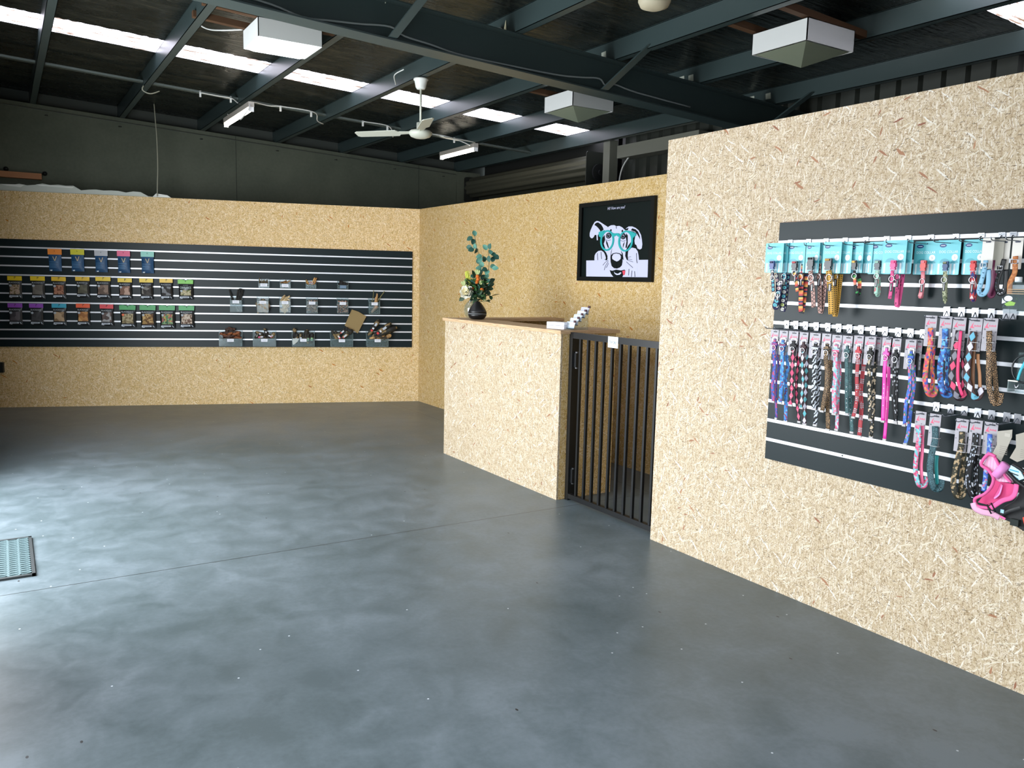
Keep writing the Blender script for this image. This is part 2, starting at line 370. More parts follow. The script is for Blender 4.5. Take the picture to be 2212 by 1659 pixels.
# ================================================================ SETTING
SL = .0478                                    # the roof falls 1:21 to the right
def PZ(x): return 3.445-SL*x                  # underside of the purlins
def RZ(x): return PZ(x)+.15                   # underside of the roof insulation
XC = 3.325; XB = 4.474; YA = -math.atan2(10.7648-9.3435, 4.4738+.0263)
A_ORG = Vector((-.0263, 10.7648, 0))
def box_obj(name, x0, x1, y0, y1, z0, z1, m, **k):
    b = MB(); b.box(x0, x1, y0, y1, z0, z1, m); return b.build(name, **k)
struct(box_obj('floor', -1.3, 6.6, -3.6, 11.1, -.12, 0, FLOOR))
struct(box_obj('floor', -7.0, -1.3, -3.6, 11.1, -.14, -.02, plain('8c8b85', .8)))     # paving outside the shopfront
# strand board linings (2.43 m high)
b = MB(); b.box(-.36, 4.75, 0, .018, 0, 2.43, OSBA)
o = b.build('wall_back'); o.location = A_ORG; o.rotation_euler = (0, 0, YA); struct(o)
b = MB(); b.box(-9.36, -1.6, 0, .018, 0, 2.43, OSB2); o = b.build('wall_middle'); o.location = (XB, 0, 0); o.rotation_euler = (0, 0, -math.pi/2); struct(o)
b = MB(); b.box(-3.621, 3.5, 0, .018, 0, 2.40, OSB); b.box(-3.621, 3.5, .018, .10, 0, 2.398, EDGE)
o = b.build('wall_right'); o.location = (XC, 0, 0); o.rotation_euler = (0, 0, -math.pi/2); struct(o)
# precast wall behind the far lining, its head follows the roof fall
b = MB(); b.hexa([(-1.3, 10.9, 0), (5.81, 10.9, 0), (5.81, 11.05, 0), (-1.3, 11.05, 0), (-1.3, 10.9, PZ(-1.3)), (5.81, 10.9, PZ(5.81)), (5.81, 11.05, PZ(5.81)), (-1.3, 11.05, PZ(-1.3))], CONC)
b.tube([(-1.3, 10.885, PZ(-1.3)-.055), (5.81, 10.885, PZ(5.81)-.055)], .006, plain('4c514a', .6), 6)
for x in (.52, 1.28, 2.2, 3.15, 3.95, 4.82, 5.6): b.lathe([(.018, -.01), (.018, .0)], plain('20241f', .6), 10, (x, 10.9, PZ(x)-.10))
struct(b.build('wall_far'))
struct(box_obj('wall_far', -1.3, 6.6, 11.05, 11.12, 0, 3.7, plain('3b403c', .8)))
b = MB(); b.box(5.81, 6.2, 10.86, 11.04, 0, PZ(6.0), CONC); struct(b.build('trim_1'))
# corrugated side wall, its shade put into a darker colour
b = MB(); pts = []
y = -3.5
while y < 7.6:
    pts += [(y, 6.34), (y+.055, 6.34), (y+.075, 6.30), (y+.13, 6.30), (y+.15, 6.34)]; y += .19
vs = [(x, yy, 0) for yy, x in pts]+[(x, yy, RZ(x)) for yy, x in pts]; n = len(pts)
b.add(vs, [(i, i+1, n+i+1, n+i) for i in range(n-1)], plain('30342e', .6)); b.box(6.36, 6.42, -3.5, 11.0, 0, 3.4, plain('3b403c', .8)); b.box(6.28, 6.36, 7.7, 10.85, 0, 3.28, plain('141613', .8)); struct(b.build('wall_outer'))  # flat black panel paints the dark gap around the roller drum
# shopfront wall on the left with a doorway and a window, and the wall behind the photographer
b = MB(); FR = plain('6c7068', .8)
for y0, y1, z0, z1 in ((-3.6, -2.4, 0, 3.6), (-2.4, 2.9, 2.45, 3.6), (2.9, 3.9, 0, 3.6), (3.9, 7.0, 2.45, 3.6), (7.0, 11.0, 0, 3.6), (-2.4, 2.9, 0, .1)): b.box(-.40, -.30, y0, y1, z0, z1, FR)
struct(b.build('wall_left'))
struct(box_obj('wall_outer', -7.2, -7.0, -8, 16, -.1, 3.2, plain('77766f', .8)))          # unseen wall added across the drive to block horizon glow
b = MB(); b.box(-1.3, 6.6, -3.6, -3.45, 0, 3.6, FR); struct(b.build('wall_front'))
# roof: foil-faced insulation with two rows of translucent sheeting
def roof(y0, y1, m, name, jag=0., dz=0.):
    b = MB(); n = 260 if jag else 1; rnd = random.Random(int(y0*10)); vs = []; x0, x1 = -1.3, 6.6
    for i in range(n+1):
        x = x0+(x1-x0)*i/n; a = rnd.uniform(-jag, jag); c = rnd.uniform(-jag, jag)
        vs += [(x, y0+(a if y0 > -3 else 0), RZ(x)+dz), (x, y1+(c if y1 < 11 else 0), RZ(x)+dz), (x, y0, RZ(x)+dz+.004), (x, y1, RZ(x)+dz+.004)]
    fs = []
    for i in range(n):
        a, c = i*4, i*4+4; fs += [(a, a+1, c+1, c), (a+2, c+2, c+3, a+3), (a, c, c+2, a+2), (a+1, a+3, c+3, c+1)]
    b.add(vs, fs, m); return b.build(name)
for y0, y1 in ((-3.6, 2.47), (2.98, 7.70), (8.17, 11.12)): struct(roof(y0, y1, FOIL, 'ceiling', .012))
for i, (y0, y1) in enumerate(((2.44, 3.01), (7.67, 8.20))):
    b = MB(); b.hexa([(-1.3, y0, RZ(-1.3)+.006), (6.6, y0, RZ(6.6)+.006), (6.6, y1, RZ(6.6)+.006), (-1.3, y1, RZ(-1.3)+.006), (-1.3, y0, RZ(-1.3)+.009), (6.6, y0, RZ(6.6)+.009), (6.6, y1, RZ(6.6)+.009), (-1.3, y1, RZ(-1.3)+.009)], SKYL)
    struct(b.build('window_%d' % (i+1)))
# purlins
PX = [.36, 1.272, 2.184, 3.13, 4.03, 4.92, 5.85]
PL = ['dark steel roof purlin beside the leftmost lit roof sheet, above the timber offcut', 'dark steel roof purlin from which the knotted cord hangs', 'dark steel roof purlin over the left bare tube lamp',
      'dark steel roof purlin that carries the ceiling fan', 'dark steel roof purlin just right of the ceiling fan', 'dark steel roof purlin over the right bare tube lamp', 'dark steel roof purlin closest to the roller door and corrugated wall']
for x, lb in zip(PX, PL):
    b = MB(); z0 = PZ(x); z1 = RZ(x)
    b.box(x, x+.004, -3.4, 11.04, z0, z1, STEEL); b.box(x, x+.066, -3.4, 11.04, z0, z0+.004, STEEL); b.box(x, x+.066, -3.4, 11.04, z1-.006, z1-.002, STEEL); b.box(x+.062, x+.066, -3.4, 11.04, z0, z0+.018, STEEL)
    tag(b.build('roof_purlin'), lb, 'roof beam', 'purlins under the roof')
# main rafter
b = MB(); x0, x1 = -.28, 6.28
def slab(b, y0, y1, d0, d1, m, x0=x0, x1=x1):
    b.hexa([(x0, y0, PZ(x0)+d0), (x1, y0, PZ(x1)+d0), (x1, y1, PZ(x1)+d0), (x0, y1, PZ(x0)+d0), (x0, y0, PZ(x0)+d1), (x1, y0, PZ(x1)+d1), (x1, y1, PZ(x1)+d1), (x0, y1, PZ(x0)+d1)], m)
slab(b, 5.095, 5.105, -.245, -.01, STEEL); slab(b, 5.02, 5.18, -.255, -.245, STEEL); slab(b, 5.02, 5.18, -.01, -.001, STEEL)
tag(b.build('roof_rafter'), 'deep dark steel rafter crossing the ceiling under the purlins', 'roof beam')
b = MB(); slab(b, -2.0, -1.85, -.25, -.001, STEEL); tag(b.build('roof_rafter'), 'dark steel rafter behind the photographer', 'roof beam')
for i, (x, lb) in enumerate(((2.20, 'slanting steel fly brace nearest the lit box lamp'), (3.93, 'slanting steel fly brace behind the middle box lamp'), (5.72, 'slanting steel fly brace just above the right board wall'))):
    b = MB(); z = PZ(x)
    b.hexa([(x-.03, 5.0, z-.24), (x+.03, 5.0, z-.24), (x+.03, 5.03, z-.24), (x-.03, 5.03, z-.24), (x+.09, 4.62, z+.02), (x+.15, 4.62, z+.02), (x+.15, 4.65, z+.02), (x+.09, 4.65, z+.02)], STEEL)
    tag(b.build('fly_brace'), lb, 'roof brace', 'fly braces on the rafter')
# flat bridging bars between purlins
BL = ['thin flat steel strip left of the leftmost purlin', 'thin flat steel strip just left of the knotted cord', 'thin flat steel strip between the cord and the left tube lamp', 'thin flat steel strip right of the left tube lamp, under the sagging cable', 'thin flat steel strip left of the fan blades',
      'thin flat steel strip behind the fan hub, left of the right tube lamp', 'thin flat steel strip next to the roller door']
for i in range(7):
    xa, xb = (PX[i-1]+.07 if i else -.29), PX[i]-.002; za = PZ(xa)+.035; zb = PZ(xb)+.035; b = MB()
    b.hexa([(xa, 8.93, za), (xb, 8.93, zb), (xb, 8.99, zb), (xa, 8.99, za), (xa, 8.93, za+.02), (xb, 8.93, zb+.02), (xb, 8.99, zb+.02), (xa, 8.99, za+.02)], GALV)
    tag(b.build('bridging_bar'), BL[i], 'steel strip', 'bridging strips between purlins')
# drum roller door seen over the middle lining
t = thing('roller_door', 'rolled-up dark corrugated roller door drum above the middle board wall', 'roller door', (6.05, 7.7, 0))
b = MB(); segs = 40; prof = [(.147 if k % 4 < 2 else .125) for k in range(segs)]; vs = []
for y in (.12, 3.1): vs += [(prof[k]*math.cos(2*math.pi*k/segs), y, 2.93+prof[k]*math.sin(2*math.pi*k/segs)) for k in range(segs)]
b.add(vs, [(k, (k+1) % segs, segs+(k+1) % segs, segs+k) for k in range(segs)], plain('55564a', .45, .4)); b.build('drum', t, True)
b = MB(); b.prism(rrect(0, 3.10, .34, .40, .03), .09, .10, plain('2c302b', .5)); o = b.build('bracket_plate', t)
b = MB(); b.lathe([(.085, 0), (.1, .01), (.1, .035), (.03, .04), (.03, .06)], plain('16181a', .5), 20); o = b.build('chain_wheel', t); o.rotation_euler = (math.pi/2, 0, 0); o.location = (.0, .08, 2.86)
b = MB(); b.prism(rrect(0, 3.08, .3, .36, .03), 3.1, 3.11, plain('1d201e', .5)); b.build('bracket_plate', t)
b = MB(); b.box(.10, .13, .12, 3.1, .02, 2.9, plain('4a4c40', .5, .3)); b.build('curtain', t)
tag(box_obj('wall_post', 6.04, 6.16, 7.56, 7.68, 0, PZ(6.1)+.06, plain('6f7166', .6)), 'pale steel post standing beside the roller door drum', 'post')
b = MB(); b.box(6.1, 6.28, 6.2, 7.5, 3.0, 3.14, plain('6f7166', .6)); tag(b.build('wall_girt'), 'pale steel girt along the head of the corrugated wall', 'steel beam')
def cable(pts, r, m, name, label, k=5, parent=None):
    b = MB(); b.tube(smooth([Vector(p) for p in pts], k), r, m, 6); o = b.build(name, parent, True)
    return tag(o, label, 'cable') if parent is None else o
CW = plain('c9ccc8', .5)
cable([(6.27, 7.02, 3.16), (6.2, 7.25, 3.1), (6.15, 7.45, 2.9), (6.14, 7.5, 2.6), (6.14, 7.5, 2.3)], .009, CW, 'conduit', 'pale cable curving down the corrugated wall beside the roller door')
cable([(1.36, 6.62, 3.44), (1.35, 6.60, 3.405), (1.42, 6.63, 3.395), (1.52, 6.6, 3.40), (1.63, 6.5, 3.40)], .006, CW, 'cable', 'white cable looping to the lit box lamp')
C = [(1.80, 8.9, 3.389), (1.967, 8.904, 3.381), (2.103, 8.893, 3.374), (2.2, 8.96, 3.345), (2.313, 8.888, 3.364), (2.492, 8.90, 3.35), (2.617, 8.85, 3.35), (2.952, 8.82, 3.33), (3.05, 9.0, 3.28), (3.15, 9.1, 3.27)]
cable(C, .006, CW, 'cable', 'white cable sagging along the strip from the cord to the fan')
cable([(3.55, 8.9, 3.315), (3.83, 8.88, 3.302), (3.93, 8.95, 3.25), (4.0, 9.1, 3.22)], .006, CW, 'cable', 'short white cable behind the fan blade')
cable([(4.32, 8.9, 3.275), (4.55, 8.88, 3.27), (4.74, 8.85, 3.235), (4.88, 8.8, 3.18)], .006, CW, 'cable', 'short white cable running to the right tube lamp')
cable([(a*1.018, 5.08, 1.605+(c-1.57)*1.018) for a, _b, c in [(.72, 4.985, 3.145), (1.34, 4.985, 3.12), (1.6, 4.985, 3.075), (1.78, 4.985, 3.085), (1.965, 4.985, 3.10), (2.17, 4.985, 3.12), (2.27, 4.985, 3.08), (2.45, 4.985, 3.06), (2.7, 4.985, 3.03), (3.2, 4.985, 3.02), (3.5, 4.985, 3.02), (3.7, 4.985, 3.035), (3.86, 4.985, 3.05), (3.92, 4.985, 3.01), (4.0, 4.985, 3.03), (4.23, 4.985, 3.0), (4.8, 4.985, 2.965)]], .007, plain('8b9494', .5), 'cable', 'grey cable clipped along the side of the deep rafter')
cable([(3.0, 6.6, 3.34), (2.98, 6.75, 3.32), (3.08, 6.95, 3.30), (3.1, 7.0, 3.305)], .005, CW, 'cable', 'thin white cable entering the purlin left of the fan')
for i, (x, lb) in enumerate(((1.8, 'left of the left tube lamp'), (2.10, 'against the purlin of the left tube lamp'), (2.617, 'midway between the left tube lamp and the next purlin'), (2.952, 'where the sagging cable turns up to the fan purlin'), (3.55, 'left end of the cable behind the fan blade'), (3.85, 'right end of the cable behind the fan blade'), (4.34, 'above the right fan blade'), (4.72, 'beside the right tube lamp'))):
    b = MB(); z = PZ(x); b.box(x-.008, x+.008, 8.905, 8.925, z-.01, z+.045, WHITEP); b.box(x-.008, x+.008, 8.905, 8.95, z+.04, z+.05, WHITEP); tag(b.build('cable_clip'), 'small white cable clip '+lb, 'clip', 'clips on the ceiling cable')
cable([(1.60, 10.48, 3.515), (1.60, 10.45, 3.40), (1.597, 10.35, 3.1), (1.59, 10.3, 2.8), (1.575, 10.26, 2.6), (1.565, 10.24, 2.44)], .006, plain('9b9c8b', .8), 'cord', 'knotted cord hanging from the roof to the top of the far board wall')
cable([(1.34, 9.0, 3.5), (1.30, 8.95, 3.43), (1.26, 8.93, 3.35), (1.33, 8.93, 3.32), (1.42, 8.95, 3.36)], .006, plain('9b9c8b', .8), 'cable', 'loose cable loop on the purlin near the knotted cord')
# packing foam along the head of the far lining, timber offcut above
t = thing('foam_packing', 'torn strip of white foam lying along the top of the far board wall', 'foam', A_ORG, YA)
rnd = random.Random(3); b = MB(); top = []
for i in range(0, 26):
    s = -.3+i*.078; h = 2.505 if s < .4 else (2.515 if s < .85 else (2.48 if s < 1.55 else 2.445)); top.append((s, h+rnd.uniform(-.012, .012)))
b.prism([(-.3, 2.432)]+top+[(1.68, 2.432)], .020, .036, plain('c6cdc4', .8)); b.build('foam_sheet', t)
for pl in ([(.06, 2.50), (.3, 2.505), (.26, 2.475), (.12, 2.485)], [(.42, 2.515), (.8, 2.505), (.78, 2.49), (.45, 2.50)], [(1.62, 2.434), (1.66, 2.475), (1.78, 2.46), (1.82, 2.434)]):
    b = MB(); b.prism(pl, .012, .024, plain('e8ece6', .8)); b.build('torn_flap', t)
b = MB(); b.box(-.29, .44, 10.80, 10.899, 2.585, 2.65, plain('9c6a45', .7)); tag(b.build('timber_offcut'), 'short brown timber plank fixed on the concrete wall at the left', 'plank')
for x, lb in ((.10, 'above the middle of the timber plank'), (.475, 'at the right end of the timber plank')):
    b = MB(); b.lathe([(.02, 0), (.026, .01), (.012, .02), (.012, .05)], plain('151817', .5), 10); o = b.build('anchor_bolt', None, True); o.rotation_euler = (math.pi/2, 0, 0); o.location = (x, 10.885, 2.68 if x < .2 else 2.66); tag(o, 'black bolt in the concrete wall '+lb, 'bolt', 'bolts in the concrete wall')
# lamps
def box_lamp(x, y, zt, h, sx, sy, lit, label):
    t = thing('box_lamp', label, 'ceiling lamp', (x, y, 0)); z0 = zt-h
    b = MB(); b.box(0, sx, 0, .006, z0, zt, OFFW); b.box(0, sx, sy-.006, sy, z0, zt, OFFW); b.box(0, .006, 0, sy, z0, zt, OFFW); b.box(sx-.006, sx, 0, sy, z0, zt, OFFW); b.box(0, sx, 0, sy, zt-.004, zt, OFFW); b.build('housing', t)
    b = MB(); m = PANEL if lit else PRISM; e = .02; d = .02 if lit else .09; cx, cy = sx/2, sy/2
    if lit:
        b.hexa([(e*3, e*3, z0-d), (sx-e*3, e*3, z0-d), (sx-e*3, sy-e*3, z0-d), (e*3, sy-e*3, z0-d), (e, e, z0), (sx-e, e, z0), (sx-e, sy-e, z0), (e, sy-e, z0)], m)
    else:
        b.add([(e, e, z0), (sx-e, e, z0), (sx-e, sy-e, z0), (e, sy-e, z0), (cx, cy, z0-d)], [(0, 1, 4), (1, 2, 4), (2, 3, 4), (3, 0, 4), (0, 3, 2, 1)], m)
    b.build('diffuser', t)
box_lamp(1.613, 6.011, 3.372, .132, .468, .413, True, 'lit white square box lamp, leftmost of the three on the ceiling')
box_lamp(4.288, 5.907, 3.24, .14, .458, .44, False, 'unlit white box lamp with pyramid diffuser above the middle board wall')
box_lamp(4.323, 3.498, 3.238, .135, .471, .443, False, 'unlit white box lamp with pyramid diffuser above the right board wall')
for x0, x1, y, lb in ((1.25, 2.2, 6.38, 'timber batten behind the lit box lamp'), (4.1, 5.0, 6.3, 'timber batten behind the middle box lamp'), (4.05, 5.0, 3.93, 'far timber batten over the right box lamp'), (4.05, 5.0, 3.52, 'near timber batten over the right box lamp'), (1.25, 2.2, 6.05, 'near timber batten over the lit box lamp')):
    b = MB(); b.hexa([(x0, y-.02, PZ(x0)+.006), (x1, y-.02, PZ(x1)+.006), (x1, y+.03, PZ(x1)+.006), (x0, y+.03, PZ(x0)+.006), (x0, y-.02, PZ(x0)+.05), (x1, y-.02, PZ(x1)+.05), (x1, y+.03, PZ(x1)+.05), (x0, y+.03, PZ(x0)+.05)], TIMBER); tag(b.build('timber_batten'), lb, 'batten', 'battens that carry the box lamps')
def tube_lamp(x, y0, y1, z, label):
    t = thing('tube_lamp', label, 'ceiling lamp', (x, y0, z)); L = y1-y0
    b = MB(); b.box(-.028, .028, 0, L, .0, .05, plain('a49f95', .5)); b.build('batten_housing', t)
    b = MB(); b.tube([(0, .02, -.022), (0, L-.02, -.022)], .019, TUBE, 12); b.build('tube', t, True)
    for y in (0, L-.018):
        b = MB(); b.box(-.024, .024, y, y+.018, -.045, .002, WHITEP); b.build('lamp_holder', t)
    b = MB(); b.tube([(0, L-.1, .05), (0.02, L-.1, .07), (0, L-.08, .085)], .004, CW, 6); b.build('hanger', t)
    return t
tube_lamp(2.20, 8.49, 9.58, 3.235, 'lit bare fluorescent tube lamp on the left, below the lit roof sheets')
tube_lamp(4.93, 8.74, 9.66, 3.155, 'lit bare fluorescent tube lamp on the right, below the ceiling fan')
cable([(2.2, 8.52, 3.28), (2.16, 8.45, 3.20), (2.13, 8.6, 3.13), (2.15, 8.75, 3.15), (2.19, 8.8, 3.19)], .006, CW, 'cable', 'white cable looping under the left end of the left tube lamp')
# ceiling fan
t = thing('ceiling_fan', 'off-white three-blade ceiling fan hanging on a rod from a purlin', 'ceiling fan', (3.165, 6.607, 0)); FW = plain('c3c6b8', .45)
b = MB(); b.lathe([(.034, 3.20), (.045, 3.215), (.056, 3.27), (.064, 3.275), (.064, 3.288)], plain('d9dbd5', .45), 24); b.build('canopy', t, True)
b = MB(); b.tube([(0, 0, 3.21), (0, 0, 2.9)], .0095, FW, 12); b.build('rod', t, True)
b = MB(); b.lathe([(.0, 2.783), (.05, 2.787), (.085, 2.80), (.10, 2.82), (.102, 2.838), (.085, 2.852), (.05, 2.86), (.036, 2.866), (.034, 2.918), (.0, 2.92)], FW, 28); b.build('motor', t, True)
for k, a in enumerate((13, 131, 250)):
    b = MB(); b.prism([(.08, -.018), (.20, -.026), (.22, -.055), (.60, -.05), (.62, -.035), (.62, .035), (.60, .05), (.22, .055), (.20, .026), (.08, .018)], -.003, .003, FW, axis='z'); o = b.build('blade', t)
    o.matrix_local = Matrix.Translation((0, 0, 2.838)) @ Matrix.Rotation(math.radians(a), 4, 'Z') @ Matrix.Rotation(math.radians(14), 4, 'X')
# small fittings
t = thing('junction_fitting', 'white round conduit box with torn tape on the purlin above the rafter', 'fitting', (3.126, 5.2, 3.335), math.pi/2*-1)
b = MB(); b.lathe([(.0, -.035), (.022, -.035), (.03, -.03), (.03, .02), (.028, .022)], WHITEP, 16, (0, -.03, 0)); b.build('cup', t, True)
for pl in ([(-.085, -.03), (-.06, .04), (-.03, .03), (-.045, -.04)], [(.035, .01), (.06, .07), (.068, .0)]):
    b = MB(); b.prism(pl, -.004, -.001, plain('d8d2b0', .7)); b.build('tape', t)
for x, z, y, lb in ((4.03, 3.312, 5.158, 'on the purlin above the middle fly brace'), (4.92, 3.274, 5.225, 'left one of the close pair left of the right box lamp'), (4.92, 3.266, 5.12, 'right one of the close pair left of the right box lamp'), (5.85, 3.25, 5.291, 'left one of the pair above the board wall edge'), (5.85, 3.246, 5.107, 'right one of the pair above the board wall edge'), (2.184, 3.35, 5.115, 'beside the leftmost fly brace')):
    b = MB(); b.prism([(y-.030, z-.026), (y+.026, z-.022), (y+.030, z+.026), (y-.024, z+.028)], x-.004, x-.001, plain('aab0a2', .7), axis='x'); tag(b.build('paper_tag'), 'small pale paper tag '+lb, 'tag', 'tags stuck on the roof steel')
b = MB(); b.lathe([(.045, -.075), (.085, -.06), (.10, -.03), (.10, 0.02)], plain('b9b096', .6), 24, (3.46, 3.95, PZ(3.46)+.03)); tag(b.build('round_vent', None, True), 'round cream fitting on the ceiling at the top edge', 'fitting')
# ================================================================ SLATWALLS, COUNTER, GATE, PICTURE
BW, CWF, AW = (-math.pi/2), (-math.pi/2), YA
def Cthing(name, label, cat, lx=0., lz=0., group=None):           # a thing on the right board wall; local x right, y into the wall
    return thing(name, label, cat, (XC, -lx, lz), CWF, group)
def Athing(name, label, cat, lx=0., lz=0., group=None):           # a thing on the far board wall
    p = A_ORG+Vector((math.cos(YA)*lx, math.sin(YA)*lx, lz)); return thing(name, label, cat, p, AW, group)
def slatwall(t, x0, x1, z0, z1, strips):
    b = MB(); b.box(x0, x1, -.018, -.001, z0, z1, BLACKB); b.box(x0-.0006, x1, -.0185, -.001, z1-.0001, z1+.0006, plain('7a4a38', .7)); b.build('board', t)
    for i, z in enumerate(strips):
        b = MB(); b.box(x0, x1, -.0195, -.0175, z-.0072, z+.0072, ALU); b.box(x0, x1, -.0215, -.019, z-.0080, z-.0066, ALU); b.box(x0, x1, -.0215, -.019, z+.0066, z+.0080, ALU); b.build('groove_insert', t)
tA = Athing('slatwall_panel', 'long black slatwall panel with pet treats on the far board wall', 'slatwall'); slatwall(tA, -.33, 4.63, .697, 1.902, [.789+.1023*i for i in range(11)])
tC = Cthing('slatwall_panel', 'black slatwall panel with collars and leads on the right board wall', 'slatwall'); slatwall(tC, -2.765, -.365, .687, 1.887, [.79+.1*i for i in range(11)])
b = MB(); b.lathe([(.004, 0), (.004, .002)], plain('3a4444', .4), 10); o = b.build('screw', tC); o.rotation_euler = (math.pi/2, 0, 0); o.location = (-2.313, -.0195, .79)
# counter
t = thing('reception_counter', 'waist-high strand board reception counter with an open U-shaped top', 'counter')
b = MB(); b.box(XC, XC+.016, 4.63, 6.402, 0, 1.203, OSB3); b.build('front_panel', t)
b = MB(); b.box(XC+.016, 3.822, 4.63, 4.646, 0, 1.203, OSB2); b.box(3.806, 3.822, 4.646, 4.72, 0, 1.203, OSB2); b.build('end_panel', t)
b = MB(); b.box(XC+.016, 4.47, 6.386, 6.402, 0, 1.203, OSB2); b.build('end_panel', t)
b = MB(); b.box(3.56, 3.576, 4.95, 6.2, .25, 1.203, OSB2); b.build('inner_panel', t)
top = [(3.307, 4.612), (3.845, 4.612), (3.845, 4.93), (3.60, 4.93), (3.60, 6.19), (4.472, 6.19), (4.472, 6.42), (3.307, 6.42)]
b = MB(); b.prism(top, 1.2035, 1.2285, EDGE, axis='z'); o = b.build('top_ledge', t)
# gate
t = thing('staff_gate', 'low black steel barred gate between the counter and the right board wall', 'gate', (3.411, 4.622, 0), CWF)
g0, g1 = .0, .985
b = MB(); b.box(g0, g1, -.016, .016, 1.175, 1.217, POWDER); b.build('top_rail', t)
b = MB(); b.box(g0, g1, -.016, .016, .015, .05, POWDER); b.build('bottom_rail', t)
b = MB(); b.box(g0+.0, g0+.036, -.018, .018, .0, 1.217, POWDER); b.build('side_post', t)
b = MB(); b.box(g1-.03, g1, -.018, .018, .0, 1.175, POWDER); b.build('side_post', t)
b = MB(); b.box(g0+.0, g0+.01, .02, .075, .02, 1.19, POWDER); b.build('hinge_plate', t)
for z in (.18, 1.02):
    b = MB(); b.tube([(g0+.045, .02, z-.06), (g0+.045, .02, z+.06)], .014, POWDER, 10); b.box(g0+.03, g0+.06, .0, .03, z-.05, z+.05, POWDER); b.build('hinge', t)
for k in range(10):
    x = 4.625-(4.513-k*.0872); b = MB(); b.box(x-.009, x+.009, -.009, .009, .05, 1.175, POWDER); b.build('bar', t)
b = MB(); x = 4.625-4.19; b.box(x, x+.103, -.021, -.0175, 1.145, 1.218, plain('dfe5ea', .4)); s = b.build('sign', t); s['label'] = 'white sign reading STAFF ONLY'
b = MB(); put_text(b, 'STAFF ONLY', x+.012, -.0215, 1.170, .080, .020, plain('1c3c46', .5)); b.build('lettering', s)
